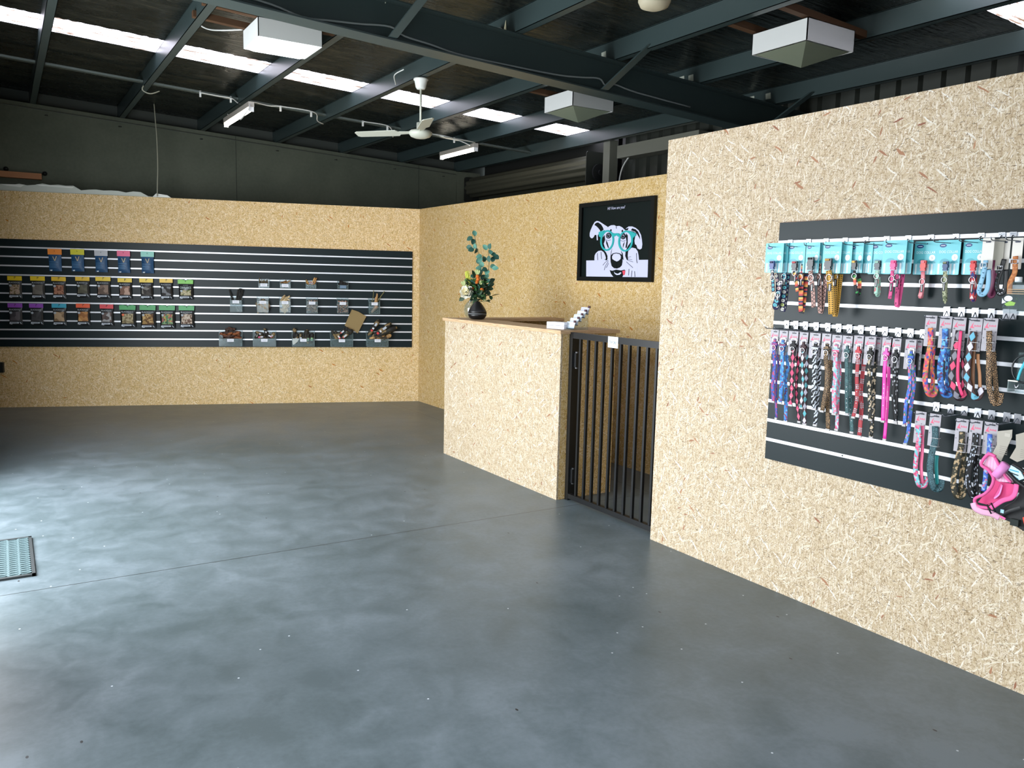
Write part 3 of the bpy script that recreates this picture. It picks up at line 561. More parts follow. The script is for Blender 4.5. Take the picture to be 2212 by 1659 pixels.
# picture
t = thing('framed_picture', 'black framed print of a dog in teal glasses on the middle board wall', 'picture', (XB, 0, 0), CWF)
x0, x1, z0, z1 = -5.972, -4.968, 1.583, 2.27; bw = .036; K = plain('0b0e0d', .4, 0, .25); b = MB()
b.box(x0, x1, -.032, -.001, z1-bw, z1, K); b.box(x0, x1, -.032, -.001, z0, z0+bw, K); b.box(x0, x0+bw*1.2, -.032, -.001, z0+bw, z1-bw, K); b.box(x1-bw*1.2, x1, -.032, -.001, z0+bw, z1-bw, K); b.build('frame', t)
b = MB(); b.box(x0+bw, x1-bw, -.012, -.004, z0+bw*.9, z1-bw*.9, plain('0a1413', .5, 0, .15)); pr_ = b.build('print', t)
WH = plain('c6c8e2', .5); KK = plain('0a1214', .5, 0, .15); TL = plain('1fa3a4', .5); MG = plain('6b7486', .5)
PIC = {'strip': [(-5.862,1.764),(-5.036,1.763),(-5.032,1.621),(-5.855,1.622)], 'earL': [(-5.824,1.979),(-5.825,2.005),(-5.814,2.03),(-5.787,2.07),(-5.759,2.099),(-5.73,2.108),(-5.692,2.101),(-5.654,2.084),(-5.608,2.064),(-5.575,2.05),(-5.574,2.02),(-5.621,2.007),(-5.67,2.009),(-5.686,2.0),(-5.71,1.983),(-5.704,1.939),(-5.72,1.94),(-5.727,1.986),(-5.752,1.987),(-5.768,1.967),(-5.789,1.958),(-5.81,1.964)], 'earLd': [(-5.762,2.074),(-5.742,2.091),(-5.709,2.094),(-5.666,2.074),(-5.64,2.048),(-5.627,2.027),(-5.655,2.018),(-5.661,1.988),(-5.68,2.025),(-5.706,2.046),(-5.732,2.062)], 'head': [(-5.59,2.036),(-5.559,2.052),(-5.528,2.061),(-5.488,2.061),(-5.456,2.05),(-5.418,2.051),(-5.378,2.037),(-5.346,2.016),(-5.323,2.006),(-5.253,1.964),(-5.243,1.926),(-5.264,1.907),(-5.296,1.879),(-5.32,1.841),(-5.325,1.797),(-5.3,1.762),(-5.294,1.728),(-5.311,1.699),(-5.348,1.682),(-5.425,1.674),(-5.505,1.679),(-5.53,1.694),(-5.556,1.724),(-5.562,1.765),(-5.56,1.795),(-5.578,1.825),(-5.608,1.851),(-5.63,1.877),(-5.64,1.917),(-5.652,1.968),(-5.613,2.007)], 'earR': [(-5.332,2.025),(-5.295,2.041),(-5.25,2.039),(-5.205,2.025),(-5.167,2.004),(-5.135,1.965),(-5.122,1.927),(-5.114,1.889),(-5.119,1.856),(-5.142,1.847),(-5.172,1.857),(-5.188,1.886),(-5.205,1.891),(-5.214,1.92),(-5.207,1.953),(-5.194,1.982),(-5.232,1.997),(-5.277,2.004),(-5.323,2.006)], 'earRd': [(-5.249,2.024),(-5.204,2.013),(-5.173,1.993),(-5.149,1.956),(-5.144,1.928),(-5.163,1.952),(-5.187,1.977),(-5.21,1.994),(-5.263,2.008)], 'earRd2': [(-5.331,2.023),(-5.294,2.029),(-5.304,2.01),(-5.327,2.011)], 'pawL': [(-5.744,1.776),(-5.742,1.807),(-5.726,1.827),(-5.694,1.845),(-5.653,1.849),(-5.619,1.836),(-5.593,1.81),(-5.583,1.785),(-5.59,1.76),(-5.623,1.765),(-5.639,1.753),(-5.664,1.766),(-5.688,1.745),(-5.706,1.763),(-5.721,1.738),(-5.736,1.74)], 'pawR': [(-5.285,1.762),(-5.291,1.801),(-5.289,1.83),(-5.276,1.854),(-5.239,1.865),(-5.194,1.857),(-5.167,1.833),(-5.154,1.799),(-5.147,1.761),(-5.153,1.742),(-5.164,1.732),(-5.159,1.665),(-5.164,1.627),(-5.223,1.624),(-5.261,1.626),(-5.293,1.645),(-5.302,1.669),(-5.293,1.714),(-5.295,1.748)], 'nose': [(-5.517,1.779),(-5.512,1.804),(-5.489,1.821),(-5.443,1.827),(-5.395,1.82),(-5.365,1.807),(-5.356,1.782),(-5.356,1.748),(-5.362,1.719),(-5.388,1.701),(-5.426,1.692),(-5.466,1.696),(-5.497,1.714),(-5.513,1.749)], 'noseh': [(-5.496,1.794),(-5.481,1.814),(-5.442,1.821),(-5.395,1.813),(-5.378,1.795),(-5.381,1.773),(-5.407,1.758),(-5.43,1.752),(-5.462,1.761),(-5.491,1.774)], 'mouth': [(-5.521,1.679),(-5.488,1.673),(-5.434,1.683),(-5.371,1.676),(-5.325,1.683),(-5.313,1.674),(-5.324,1.655),(-5.341,1.635),(-5.352,1.62),(-5.469,1.622),(-5.503,1.649)], 'lip': [(-5.464,1.667),(-5.444,1.654),(-5.408,1.648),(-5.374,1.662),(-5.362,1.655),(-5.384,1.64),(-5.423,1.637),(-5.451,1.647)], 'tongue': [(-5.353,1.672),(-5.314,1.677),(-5.316,1.65),(-5.326,1.635),(-5.338,1.64)], 'wingL': [(-5.689,2.007),(-5.671,2.013),(-5.606,2.022),(-5.637,1.993),(-5.659,1.961),(-5.685,1.974)], 'wingR': [(-5.191,1.98),(-5.232,1.992),(-5.293,2.007),(-5.249,1.969),(-5.232,1.937),(-5.208,1.958),(-5.193,1.962)], 'bridge': [(-5.496,1.995),(-5.468,1.989),(-5.445,1.991),(-5.41,1.988),(-5.397,1.964),(-5.42,1.96),(-5.444,1.974),(-5.471,1.964),(-5.494,1.963)], 'd1': [(-5.647,1.953),(-5.612,1.982),(-5.601,1.941),(-5.619,1.907),(-5.596,1.866),(-5.621,1.871),(-5.644,1.917)], 'd2': [(-5.593,1.941),(-5.567,1.915),(-5.542,1.865),(-5.561,1.873),(-5.583,1.906)], 'd3': [(-5.322,1.986),(-5.301,1.966),(-5.298,1.908),(-5.306,1.865),(-5.325,1.865),(-5.314,1.918),(-5.327,1.957)], 'd4': [(-5.336,1.919),(-5.349,1.88),(-5.359,1.861),(-5.358,1.895)], 'd5': [(-5.296,1.876),(-5.246,1.916),(-5.248,1.892),(-5.276,1.866),(-5.309,1.852)], 'd6': [(-5.534,2.029),(-5.514,2.023),(-5.521,2.011),(-5.537,2.014)], 'd7': [(-5.384,2.013),(-5.365,2.017),(-5.364,2.0),(-5.383,1.998)], 'd8': [(-5.519,1.784),(-5.514,1.834),(-5.5,1.864),(-5.51,1.824),(-5.51,1.764)], 'd9': [(-5.363,1.802),(-5.381,1.842),(-5.357,1.817),(-5.342,1.763),(-5.354,1.772)], 'd10': [(-5.615,1.841),(-5.587,1.835),(-5.56,1.8),(-5.575,1.775),(-5.593,1.81)], 'd11': [(-5.321,1.797),(-5.32,1.836),(-5.294,1.855),(-5.293,1.782),(-5.305,1.777)]}
yy = [-.0125]
def layer(poly, m, b):
    yy[0] -= .00012; b.prism(poly, yy[0], -.0122, m)
b = MB()
for k in ('strip', 'earL', 'earR', 'pawL', 'head', 'pawR'): layer(PIC[k], WH, b)
for k in ('earLd', 'earRd', 'earRd2', 'd1', 'd2', 'd3', 'd4', 'd5', 'd6', 'd7', 'd8', 'd9', 'd10', 'd11', 'nose', 'mouth'): layer(PIC[k], KK, b)
layer(PIC['noseh'], WH, b); layer(PIC['lip'], WH, b); layer(PIC['tongue'], plain('d8455a', .5), b)
def thin(ln, w, m):
    for (ax, az), (bx, bz) in zip(ln, ln[1:]):
        d = math.hypot(bx-ax, bz-az); nx, nz = -(bz-az)/d*w/2, (bx-ax)/d*w/2; layer([(ax-nx, az-nz), (bx-nx, bz-nz), (bx+nx, bz+nz), (ax+nx, az+nz)], m, b)
for ln in [[(-5.546,1.764),(-5.589,1.745),(-5.62,1.72)],[(-5.545,1.754),(-5.58,1.719),(-5.598,1.679)],[(-5.551,1.78),(-5.599,1.77)],[(-5.54,1.739),(-5.57,1.699)],[(-5.289,1.772),(-5.232,1.766)],[(-5.288,1.762),(-5.22,1.747)],[(-5.297,1.782),(-5.249,1.791)],[(-5.303,1.748),(-5.217,1.699)],[(-5.43,1.752),(-5.427,1.699)],[(-5.701,1.827),(-5.693,1.766)],[(-5.652,1.837),(-5.64,1.775)],[(-5.265,1.689),(-5.269,1.635)],[(-5.227,1.675),(-5.231,1.624)],[(-5.193,1.67),(-5.186,1.624)],[(-5.18,1.819),(-5.173,1.761),(-5.164,1.737)],[(-5.456,2.05),(-5.451,2.03)]]: thin(ln, .0022, KK)
for cx, cz, r in ((-5.553, 1.9737, 1.), (-5.357, 1.962, .85)):
    layer(ell(cx, cz, .036*r, .025), KK, b); layer(ell(cx, cz, .026*r, .018), MG, b); layer(ell(cx, cz+.001, .017*r, .013), KK, b); layer(ell(cx+.004, cz+.006, .005, .004, 10), WH, b)
    thin([(cx-.035, cz-.034), (cx, cz-.042), (cx+.03, cz-.036)], .003, MG)
def ring(cx, cz, rx, rz, ix, iz):
    n = 30; o_ = ell(cx, cz, rx, rz, n); i_ = ell(cx, cz, ix, iz, n); yy[0] -= .0004
    b.add([(x, yy[0], z) for x, z in o_+i_]+[(x, -.0122, z) for x, z in o_+i_], [f for k in range(n) for f in ((k, (k+1) % n, n+(k+1) % n, n+k), (k, 2*n+k, 2*n+(k+1) % n, (k+1) % n), (n+k, n+(k+1) % n, 3*n+(k+1) % n, 3*n+k))], TL)
ring(-5.569, 1.9327, .0935, .089, .0735, .075); ring(-5.322, 1.9207, .0955, .0875, .074, .0745)
for k in ('wingL', 'wingR', 'bridge'): layer(PIC[k], TL, b)
b.build('dog_drawing', pr_)
b = MB(); put_text(b, 'Hi! How are you?', -5.583, -.0132, 2.185, .232, .033, WH, .0, .12); b.build('lettering', pr_)
# diffuser, glass vase with bouquet
t = thing('aroma_diffuser', 'black teardrop aroma diffuser in front of the glass vase on the counter', 'diffuser', (3.485, 6.11, 1.2287)); k = .98
b = MB(); b.lathe([(.045*k, 0), (.062*k, .006), (.080*k, .03), (.083*k, .048)], plain('0e0f10', .35), 32); b.build('base', t, True)
b = MB(); b.lathe([(.0835*k, .048), (.0842*k, .050), (.0835*k, .052)], plain('8a8f92', .3), 32); b.build('light_ring', t, True)
b = MB(); b.lathe([(.083*k, .052), (.080*k, .07), (.070*k, .092), (.052*k, .118), (.034*k, .140), (.022*k, .152), (.012, .157), (.008, .153)], plain('131415', .38), 32); b.build('cover', t, True)
VX, VY = 3.535, 6.27
t = thing('glass_vase', 'round clear glass vase behind the black diffuser on the counter', 'vase', (VX, VY, 1.2287))
b = MB(); P_ = [(.03, .0), (.055, .006), (.078, .035), (.085, .075), (.078, .115), (.05, .15), (.034, .165), (.036, .185)]; b.lathe(P_+[(r-.004, z+.001) for r, z in P_[::-1]], GLASSV, 28); b.build('bowl', t, True)
FL = thing('bouquet', 'mixed bouquet of eucalyptus, white rose and orange buds in the glass vase', 'flowers', (VX, VY, 1.2287))
rnd = random.Random(11)
GD, GM, GL, EU, EU2 = plain('1d3a20', .6), plain('3c6a34', .6), plain('7f9a3a', .6), plain('27564a', .6), plain('5d9584', .6)
def leafq(b, c, d, n, L, w, m):
    """a pointed oval leaf with a fold along its midrib"""
    d = Vector(d).normalized(); n = Vector(n); s = d.cross(n)
    if s.length < 1e-3: s = d.cross(Vector((.3, .5, .8)))
    s.normalize(); n = s.cross(d); c = Vector(c); K_ = 5; vs = []
    for i in range(K_+1):
        f = i/K_; ww = w*math.sin(math.pi*min(f*.92+.06, 1))**.7*.5 if i < K_ else 0.002; p = c+d*L*f+n*(-.15*L*f*f); vs += [p-s*ww+n*ww*.35, p, p+s*ww+n*ww*.35]
    fs = [q for i in range(K_) for q in ((i*3, i*3+1, i*3+4, i*3+3), (i*3+1, i*3+2, i*3+5, i*3+4))]
    b.add(vs, fs, m)
RV, UV_ = Vector((.847, -.531, 0)), Vector((0, 0, 1)); TO = Vector((-.53, -.84, .1))
def at(a, z, d=0.): return RV*a+UV_*z+TO*d                         # a to the right, z up, d towards the room
# eucalyptus stems
for pts, leaves in (([(0.0, .12), (.02, .35), (.05, .52), (.02, .62), (.0, .73)], [(-.035, .70), (.0, .74), (-.01, .675), (-.04, .625), (-.02, .60), (.015, .60), (.01, .63)]),
                    ([(.02, .12), (.06, .35), (.08, .45), (.075, .56)], [(.04, .50), (.05, .545), (.055, .52), (.085, .53), (.07, .47), (.05, .44), (.06, .41), (.075, .36)]),
                    ([(.03, .12), (.10, .33), (.13, .45), (.125, .60)], [(.10, .62), (.135, .625), (.14, .585), (.165, .565), (.19, .55), (.13, .53), (.165, .52), (.16, .46), (.18, .445), (.10, .43), (.12, .41), (.11, .37), (.12, .33)])):
    b = MB(); b.tube(smooth([at(a, z, rnd.uniform(-.01, .01)) for a, z in pts]), .0028, plain('5b5a3a', .6), 6); st = b.build('eucalyptus_stem', FL, True)
    b = MB(); ln = [at(a, z) for a, z in pts]
    for a, z in leaves:
        c = at(a, z, rnd.uniform(-.02, .03)); q = min(ln, key=lambda p: (p-c).length); d = (c-q)+Vector((0, 0, .008)); d = d.normalized()+RV*rnd.uniform(-.2, .2)
        leafq(b, c-d.normalized()*.02, d, TO+Vector((rnd.uniform(-.6, .6), rnd.uniform(-.4, .4), rnd.uniform(-.5, .5))),   .056, .044, EU if rnd.random() < .65 else EU2)
    b.build('leaf', st, True)
b = MB()
for i in range(240):
    a = rnd.gauss(.04, .062); z = rnd.gauss(.255, .055); dd = rnd.uniform(-.06, .07); d = Vector((rnd.uniform(-1, 1), rnd.uniform(-1, 1), rnd.uniform(-.3, 1)))
    if not (-.07 < a < .16 and .15 < z < .38): continue
    leafq(b, at(a, z, dd), d, (rnd.uniform(-1, 1), rnd.uniform(-1, 1), 1), rnd.uniform(.04, .075), rnd.uniform(.02, .036), (GD, GD, GM, GD, EU)[i % 5])
for i in range(12):
    a = rnd.uniform(.0, .06); b.tube([at(.01, .02), at(.01+rnd.uniform(-.02, .02), .12), at(a, .24)], .003, GM, 5)
b.build('foliage', FL, True)
for a, z, d in ((.13, .27, (1, -.1)), (.12, .25, (.8, -.6)), (.14, .29, (1, .3)), (.15, .32, (.9, .5)), (-.055, .19, (-.8, -.6)), (.09, .22, (.6, -.8))):
    b = MB(); leafq(b, at(a-.02, z, .01), RV*d[0]+UV_*d[1], TO, .065, .04, GD); b.build('dark_leaf', FL, True)
# white rose: cupped petals in rings
b = MB(); rc = at(-.058, .225, .07)
ax = (TO*1.2-RV*.5+UV_*.2).normalized(); s1 = ax.cross(UV_).normalized(); s2 = s1.cross(ax)
for ring_, (rad, n, up) in enumerate(((.066, 8, -.012), (.052, 7, .0), (.037, 6, .012), (.022, 4, .02))):
    for i in range(n):
        an = 2*math.pi*(i+ring_*.5)/n; dr = s1*math.cos(an)+s2*math.sin(an); tg = -s1*math.sin(an)+s2*math.cos(an); vs = []
        for u in range(4):
            for v in range(5):
                f = u/3; g = (v/4-.5)*2; w = rad*.85*math.sin(math.pi*(f*.62+.25)); vs.append(rc+ax*(up-.012+.026*f*f*1.2+.004*g*g)+dr*(rad*(.35+.65*f)*(1-.12*g*g))+tg*(g*w*.62))
        b.add(vs, [(u*5+v, u*5+v+1, u*5+v+6, u*5+v+5) for u in range(3) for v in range(4)], plain('f3f0e4' if ring_ < 2 else 'efe6c2', .55))
b.build('white_rose', FL, True)
for a, z in ((.035, .365), (.04, .34), (.03, .315), (-.005, .255), (.075, .25)):
    b = MB(); c = at(a, z, .06); vs = []; n1, n2 = 7, 12
    b.lathe([(.0165*math.sin(math.pi*i/n1)*(1+.08*(i % 2)), -.0165*math.cos(math.pi*i/n1)) for i in range(n1+1)], plain('c4641c', .85), n2, c); b.build('orange_bud', FL, True)
b = MB()
for i in range(60):
    f = rnd.random(); c = at(-.06+.03*(1-f)+rnd.uniform(-.012, .012), .33+.09*f, .02); leafq(b, c-UV_*.05*(1), UV_+RV*rnd.uniform(-.45, .25)+TO*rnd.uniform(-.3, .3), TO, .05, .006, plain('c3c84a', .7))
b.build('yellow_plume', FL, True)
for a, z in ((.07, .31), (-.085, .30), (.03, .40), (-.04, .275)):
    b = MB()
    for i in range(8): leafq(b, at(a, z-.02, .05), UV_+RV*rnd.uniform(-.7, .7)+TO*rnd.uniform(-.4, .4), TO, .045, .02, plain('a9b67a' if a != -.04 else '7f8c2c', .7))
    b.build('pale_bract', FL, True)
b = MB(); b.tube([at(.08, .2, .06), at(.105, .14, .06)], .0012, plain('4a4a2a', .6), 4)
for i in range(10):
    for s in (-1, 1): leafq(b, at(.08+.025*i/10, .2-.06*i/10, .06), RV*s*.8+UV_*.5, TO, .02, .003, GM)
b.build('fern', FL)
# card dispenser and tiered brochure holder
t = thing('card_box', 'small white box of cards lying on the counter top', 'box', (3.42, 4.76, 1.2287), math.radians(20))
b = MB(); b.box(-.02, .075, -.035, .12, 0, .024, plain('e9eaf2', .4)); b.box(-.02, .075, -.035, .12, .026, .05, plain('eef0f6', .4)); b.build('card_stack', t, bevel=.002)
t = thing('card_holder', 'stepped clear business card holder leaning up on the counter corner', 'card holder', (3.435, 4.70, 1.2287), 0)
b = MB(); b.hexa([(0, -.045, 0), (.145, -.045, 0), (.145, .045, 0), (0, .045, 0), (0, -.045, .01), (.145, -.045, .125), (.145, .045, .125), (0, .045, .01)], CLEAR); b.build('stand', t)
for i in range(5):
    x = .012+i*.031; z = .012+i*.026
    b = MB(); b.hexa([(x, -.05, z), (x+.003, -.05, z), (x+.003, .05, z), (x, .05, z), (x+.014, -.05, z+.045), (x+.017, -.05, z+.045), (x+.017, .05, z+.045), (x+.014, .05, z+.045)], plain(('c9d3dc', 'c3cdd8', 'bcc6d2', 'c9d3dc', 'b9b9c4')[i], .4)); cd = b.build('card', t)
    b = MB(); b.box(x+.012, x+.02, -.052, -.03, z+.04, z+.056, plain('45262c', .5)); b.box(x-.004, x+.002, -.052, .05, z-.006, z, plain('2b3c48', .4)); b.build('print_edge', cd)
# entrance mat
t = thing('doormat', 'black rubber ring mat on the floor at the left edge', 'mat', (0, 0, 0))
b = MB(); x1, y0, y1 = .075, 4.68, 5.385; x0 = -.28
b.box(x0, x1, y0, y0+.018, .0005, .012, RUBBER); b.box(x0, x1, y1-.018, y1, .0005, .012, RUBBER); b.box(x1-.016, x1, y0, y1, .0005, .012, RUBBER); b.box(x0, x0+.016, y0, y1, .0005, .012, RUBBER); b.build('rim', t)
b = MB(); px, py = .058, .0345; i = 0; x = x1-.016-px/2
while x > x0+.02:
    y = y0+.02+(py/2 if i % 2 else py*.95)
    while y < y1-.022:
        n = 10; ro = [(x+px*.52*math.cos(2*math.pi*k/n), y+py*.52*math.sin(2*math.pi*k/n)) for k in range(n)]; ri = [(x+px*.37*math.cos(2*math.pi*k/n), y+py*.30*math.sin(2*math.pi*k/n)) for k in range(n)]
        b.add([(a, c, .011) for a, c in ro]+[(a, c, .011) for a, c in ri]+[(a, c, .001) for a, c in ri]+[(a, c, .001) for a, c in ro], [f for k in range(n) for f in ((k, (k+1) % n, n+(k+1) % n, n+k), (n+k, n+(k+1) % n, 2*n+(k+1) % n, 2*n+k), (k, 3*n+k, 3*n+(k+1) % n, (k+1) % n))], plain('4b5f62', .5))
        y += py
    x -= px*.87; i += 1
b.box(x0+.01, x1-.01, y0+.01, y1-.01, .0004, .0012, plain('0a1010', .7)); o = b.build('ring_mesh', t)
b = MB(); b.box(-.15, .004, -.05, -.001, .405, .52, plain('0c1212', .5)); o = b.build('wall_box'); o.location = A_ORG; o.rotation_euler = (0, 0, YA); tag(o, 'small black box on the far board wall at the left edge', 'box')
# ---- measured positions on the walls (x along the wall, z up, metres)
CARDS1=[(3.196,-2.693,1.78,0.108,0.142),(3.222,-2.586,1.781,0.105,0.143),(3.216,-2.487,1.779,0.076,0.142),(3.22,-2.385,1.779,0.097,0.143),(3.25,-2.279,1.772,0.065,0.133),(3.27,-2.177,1.776,0.111,0.141),(3.218,-2.077,1.777,0.108,0.141),(3.282,-1.976,1.773,0.102,0.139),(3.267,-1.871,1.774,0.096,0.14),(3.28,-1.775,1.774,0.09,0.139),(3.215,-1.689,1.774,0.044,0.118),(3.252,-1.647,1.773,0.042,0.118),(3.24,-1.594,1.773,0.038,0.117)]
CARDS2=[(3.22,-2.68,1.359,0.049,0.119),(3.22,-2.626,1.358,0.05,0.119),(3.22,-2.567,1.359,0.055,0.118),(3.22,-2.507,1.358,0.049,0.118),(3.22,-2.444,1.359,0.06,0.12),(3.22,-2.382,1.36,0.049,0.12),(3.22,-2.326,1.358,0.052,0.118),(3.22,-2.271,1.358,0.051,0.119),(3.22,-2.215,1.363,0.048,0.126),(3.22,-2.158,1.363,0.053,0.126),(3.22,-2.077,1.367,0.048,0.127),(3.22,-2.036,1.364,0.046,0.127),(3.22,-1.97,1.364,0.048,0.127)]
CARDS3=[(3.2,-1.879,1.468,0.048,0.126),(3.2,-1.818,1.468,0.049,0.128),(3.2,-1.763,1.466,0.052,0.131),(3.2,-1.7,1.466,0.052,0.129),(3.2,-1.644,1.469,0.054,0.127)]
CARDS4=[(3.2,-1.887,1.071,0.046,0.134),(3.2,-1.825,1.07,0.047,0.134),(3.2,-1.715,1.067,0.049,0.133),(3.2,-1.661,1.071,0.048,0.136),(3.2,-1.604,1.071,0.051,0.127)]
STR1=[('s1',[([(-2.687,1.694),(-2.684,1.653)],0.029,-0.149),([(-2.688,1.65),(-2.681,1.607),(-2.673,1.545)],0.02,-0.144),([(-2.682,1.632),(-2.674,1.594),(-2.67,1.545)],0.02,-0.119),([(-2.654,1.544),(-2.659,1.513),(-2.67,1.476)],0.034,-0.129),([(-2.642,1.631),(-2.636,1.568),(-2.642,1.471)],0.03,-0.109)]),
('s2',[([(-2.576,1.693),(-2.573,1.648)],0.031,-0.123),([(-2.578,1.646),(-2.575,1.633),(-2.565,1.601),(-2.552,1.548)],0.019,-0.118),([(-2.55,1.63),(-2.544,1.57),(-2.538,1.467)],0.027,-0.103)]),
('s3',[([(-2.482,1.71),(-2.477,1.651)],0.036,-0.129),([(-2.483,1.648),(-2.474,1.61),(-2.459,1.545),(-2.451,1.478)],0.026,-0.124),([(-2.453,1.631),(-2.444,1.572),(-2.434,1.469)],0.026,-0.099)]),
('s4',[([(-2.389,1.704),(-2.384,1.651)],0.039,-0.125),([(-2.386,1.649),(-2.379,1.611),(-2.366,1.548),(-2.356,1.451)],0.031,-0.12),([(-2.365,1.632),(-2.36,1.573),(-2.358,1.459)],0.023,-0.095)]),
('s5',[([(-2.275,1.695),(-2.272,1.653)],0.025,-0.095),([(-2.275,1.65),(-2.271,1.621),(-2.265,1.584),(-2.252,1.549)],0.015,-0.09),([(-2.266,1.633),(-2.254,1.596),(-2.254,1.548)],0.02,-0.075)]),
('s6',[([(-2.175,1.694),(-2.171,1.653)],0.028,-0.075),([(-2.177,1.651),(-2.175,1.622),(-2.174,1.585),(-2.173,1.548)],0.02,-0.07),([(-2.174,1.622),(-2.169,1.586),(-2.167,1.55)],0.013,-0.055)]),
('s7',[([(-2.066,1.692),(-2.063,1.652)],0.027,-0.127),([(-2.07,1.65),(-2.069,1.61),(-2.07,1.563),(-2.072,1.53)],0.017,-0.122),([(-2.061,1.634),(-2.056,1.575),(-2.055,1.509)],0.02,-0.097)]),
('s8',[([(-1.972,1.693),(-1.968,1.649)],0.026,-0.063),([(-1.973,1.647),(-1.971,1.601),(-1.972,1.571),(-1.978,1.542)],0.018,-0.058),([(-1.978,1.631),(-1.976,1.601),(-1.978,1.545)],0.015,-0.043)]),
('s9',[([(-1.869,1.688),(-1.865,1.65)],0.023,-0.078),([(-1.871,1.648),(-1.869,1.609),(-1.868,1.576),(-1.861,1.529)],0.016,-0.073),([(-1.874,1.644),(-1.871,1.598),(-1.866,1.533)],0.014,-0.058)]),
('s10',[([(-1.765,1.69),(-1.761,1.65)],0.023,-0.065),([(-1.766,1.648),(-1.764,1.611),(-1.761,1.567),(-1.76,1.54)],0.018,-0.06),([(-1.764,1.644),(-1.759,1.6),(-1.755,1.542)],0.013,-0.045)]),
('s11',[([(-1.685,1.689),(-1.685,1.664),(-1.688,1.632),(-1.695,1.589),(-1.697,1.57),(-1.689,1.559),(-1.677,1.561),(-1.668,1.579),(-1.667,1.611),(-1.672,1.653)],0.019,-0.125)]),
('s11b',[([(-1.677,1.691),(-1.677,1.644),(-1.675,1.601),(-1.684,1.562)],0.017,-0.08)]),
('s12',[([(-1.637,1.694),(-1.643,1.654),(-1.651,1.612),(-1.65,1.584),(-1.638,1.563),(-1.624,1.572),(-1.622,1.612),(-1.626,1.654)],0.018,-0.088)]),
('s13',[([(-1.591,1.704),(-1.588,1.677),(-1.585,1.644),(-1.593,1.619),(-1.599,1.602),(-1.599,1.562)],0.02,-0.1)])]
STR2=[('c1',[([(-2.665,1.249),(-2.659,1.191),(-2.656,1.136),(-2.66,1.08),(-2.651,1.006)],0.022,-0.121),([(-2.66,1.235),(-2.65,1.178),(-2.652,1.136),(-2.655,1.066),(-2.642,0.922)],0.015,-0.101)]),
('c2',[([(-2.616,1.248),(-2.61,1.183),(-2.605,1.115),(-2.609,1.045),(-2.608,1.007)],0.024,-0.121),([(-2.606,1.234),(-2.592,1.184),(-2.599,1.128),(-2.598,1.073),(-2.589,1.005),(-2.582,0.918)],0.023,-0.101)]),
('c3',[([(-2.553,1.25),(-2.548,1.189),(-2.547,1.121),(-2.546,1.067),(-2.546,1.004)],0.026,-0.121),([(-2.534,1.244),(-2.532,1.19),(-2.536,1.149),(-2.537,1.094),(-2.522,1.015),(-2.504,0.927)],0.019,-0.101)]),
('c4',[([(-2.495,1.25),(-2.491,1.195),(-2.485,1.129),(-2.484,1.075),(-2.482,1.0)],0.021,-0.121),([(-2.486,1.24),(-2.481,1.182),(-2.481,1.101),(-2.479,1.021),(-2.472,0.922)],0.023,-0.101)]),
('c5',[([(-2.428,1.251),(-2.425,1.202),(-2.423,1.136),(-2.419,1.07),(-2.41,1.005)],0.025,-0.121),([(-2.415,1.241),(-2.412,1.189),(-2.413,1.136),(-2.411,1.057),(-2.413,0.926)],0.023,-0.101)]),
('c6',[([(-2.365,1.252),(-2.359,1.195),(-2.352,1.131),(-2.355,1.079),(-2.367,1.001)],0.024,-0.121),([(-2.357,1.239),(-2.355,1.195),(-2.357,1.13),(-2.352,1.039),(-2.343,0.916)],0.024,-0.101)]),
('c7',[([(-2.316,1.251),(-2.311,1.175),(-2.309,1.111),(-2.305,1.047),(-2.301,0.998)],0.025,-0.121),([(-2.308,1.238),(-2.304,1.175),(-2.302,1.098),(-2.3,1.02),(-2.297,0.924)],0.02,-0.101)]),
('c8',[([(-2.259,1.252),(-2.252,1.181),(-2.244,1.119),(-2.242,1.056),(-2.235,1.008)],0.02,-0.121),([(-2.25,1.239),(-2.247,1.156),(-2.235,1.068),(-2.229,1.005),(-2.217,0.925)],0.02,-0.101)]),
('c9',[([(-2.203,1.247),(-2.199,1.187),(-2.194,1.125),(-2.194,1.062),(-2.201,0.998)],0.019,-0.121),([(-2.187,1.24),(-2.185,1.188),(-2.187,1.113),(-2.18,1.038),(-2.177,0.914)],0.021,-0.101)]),
('c10',[([(-2.144,1.248),(-2.14,1.194),(-2.134,1.12),(-2.127,1.072),(-2.117,1.001)],0.02,-0.121),([(-2.129,1.236),(-2.127,1.17),(-2.125,1.096),(-2.122,1.021),(-2.12,0.922)],0.02,-0.101)]),
('c11',[([(-2.068,1.25),(-2.068,1.214),(-2.067,1.153),(-2.062,1.105),(-2.057,1.003)],0.019,-0.121),([(-2.064,1.238),(-2.059,1.19),(-2.061,1.141),(-2.055,1.056),(-2.055,0.921)],0.017,-0.101)]),
('c12',[([(-2.024,1.245),(-2.023,1.207),(-2.022,1.159),(-2.017,1.112),(-1.999,1.01)],0.018,-0.121),([(-2.025,1.23),(-2.021,1.158),(-2.015,1.086),(-2.008,1.002)],0.015,-0.101)]),
('c13',[([(-1.956,1.247),(-1.953,1.203),(-1.95,1.156),(-1.958,1.096),(-1.96,1.002)],0.017,-0.121),([(-1.95,1.238),(-1.945,1.179),(-1.946,1.12),(-1.948,1.048),(-1.953,0.963),(-1.959,0.919)],0.018,-0.101)])]
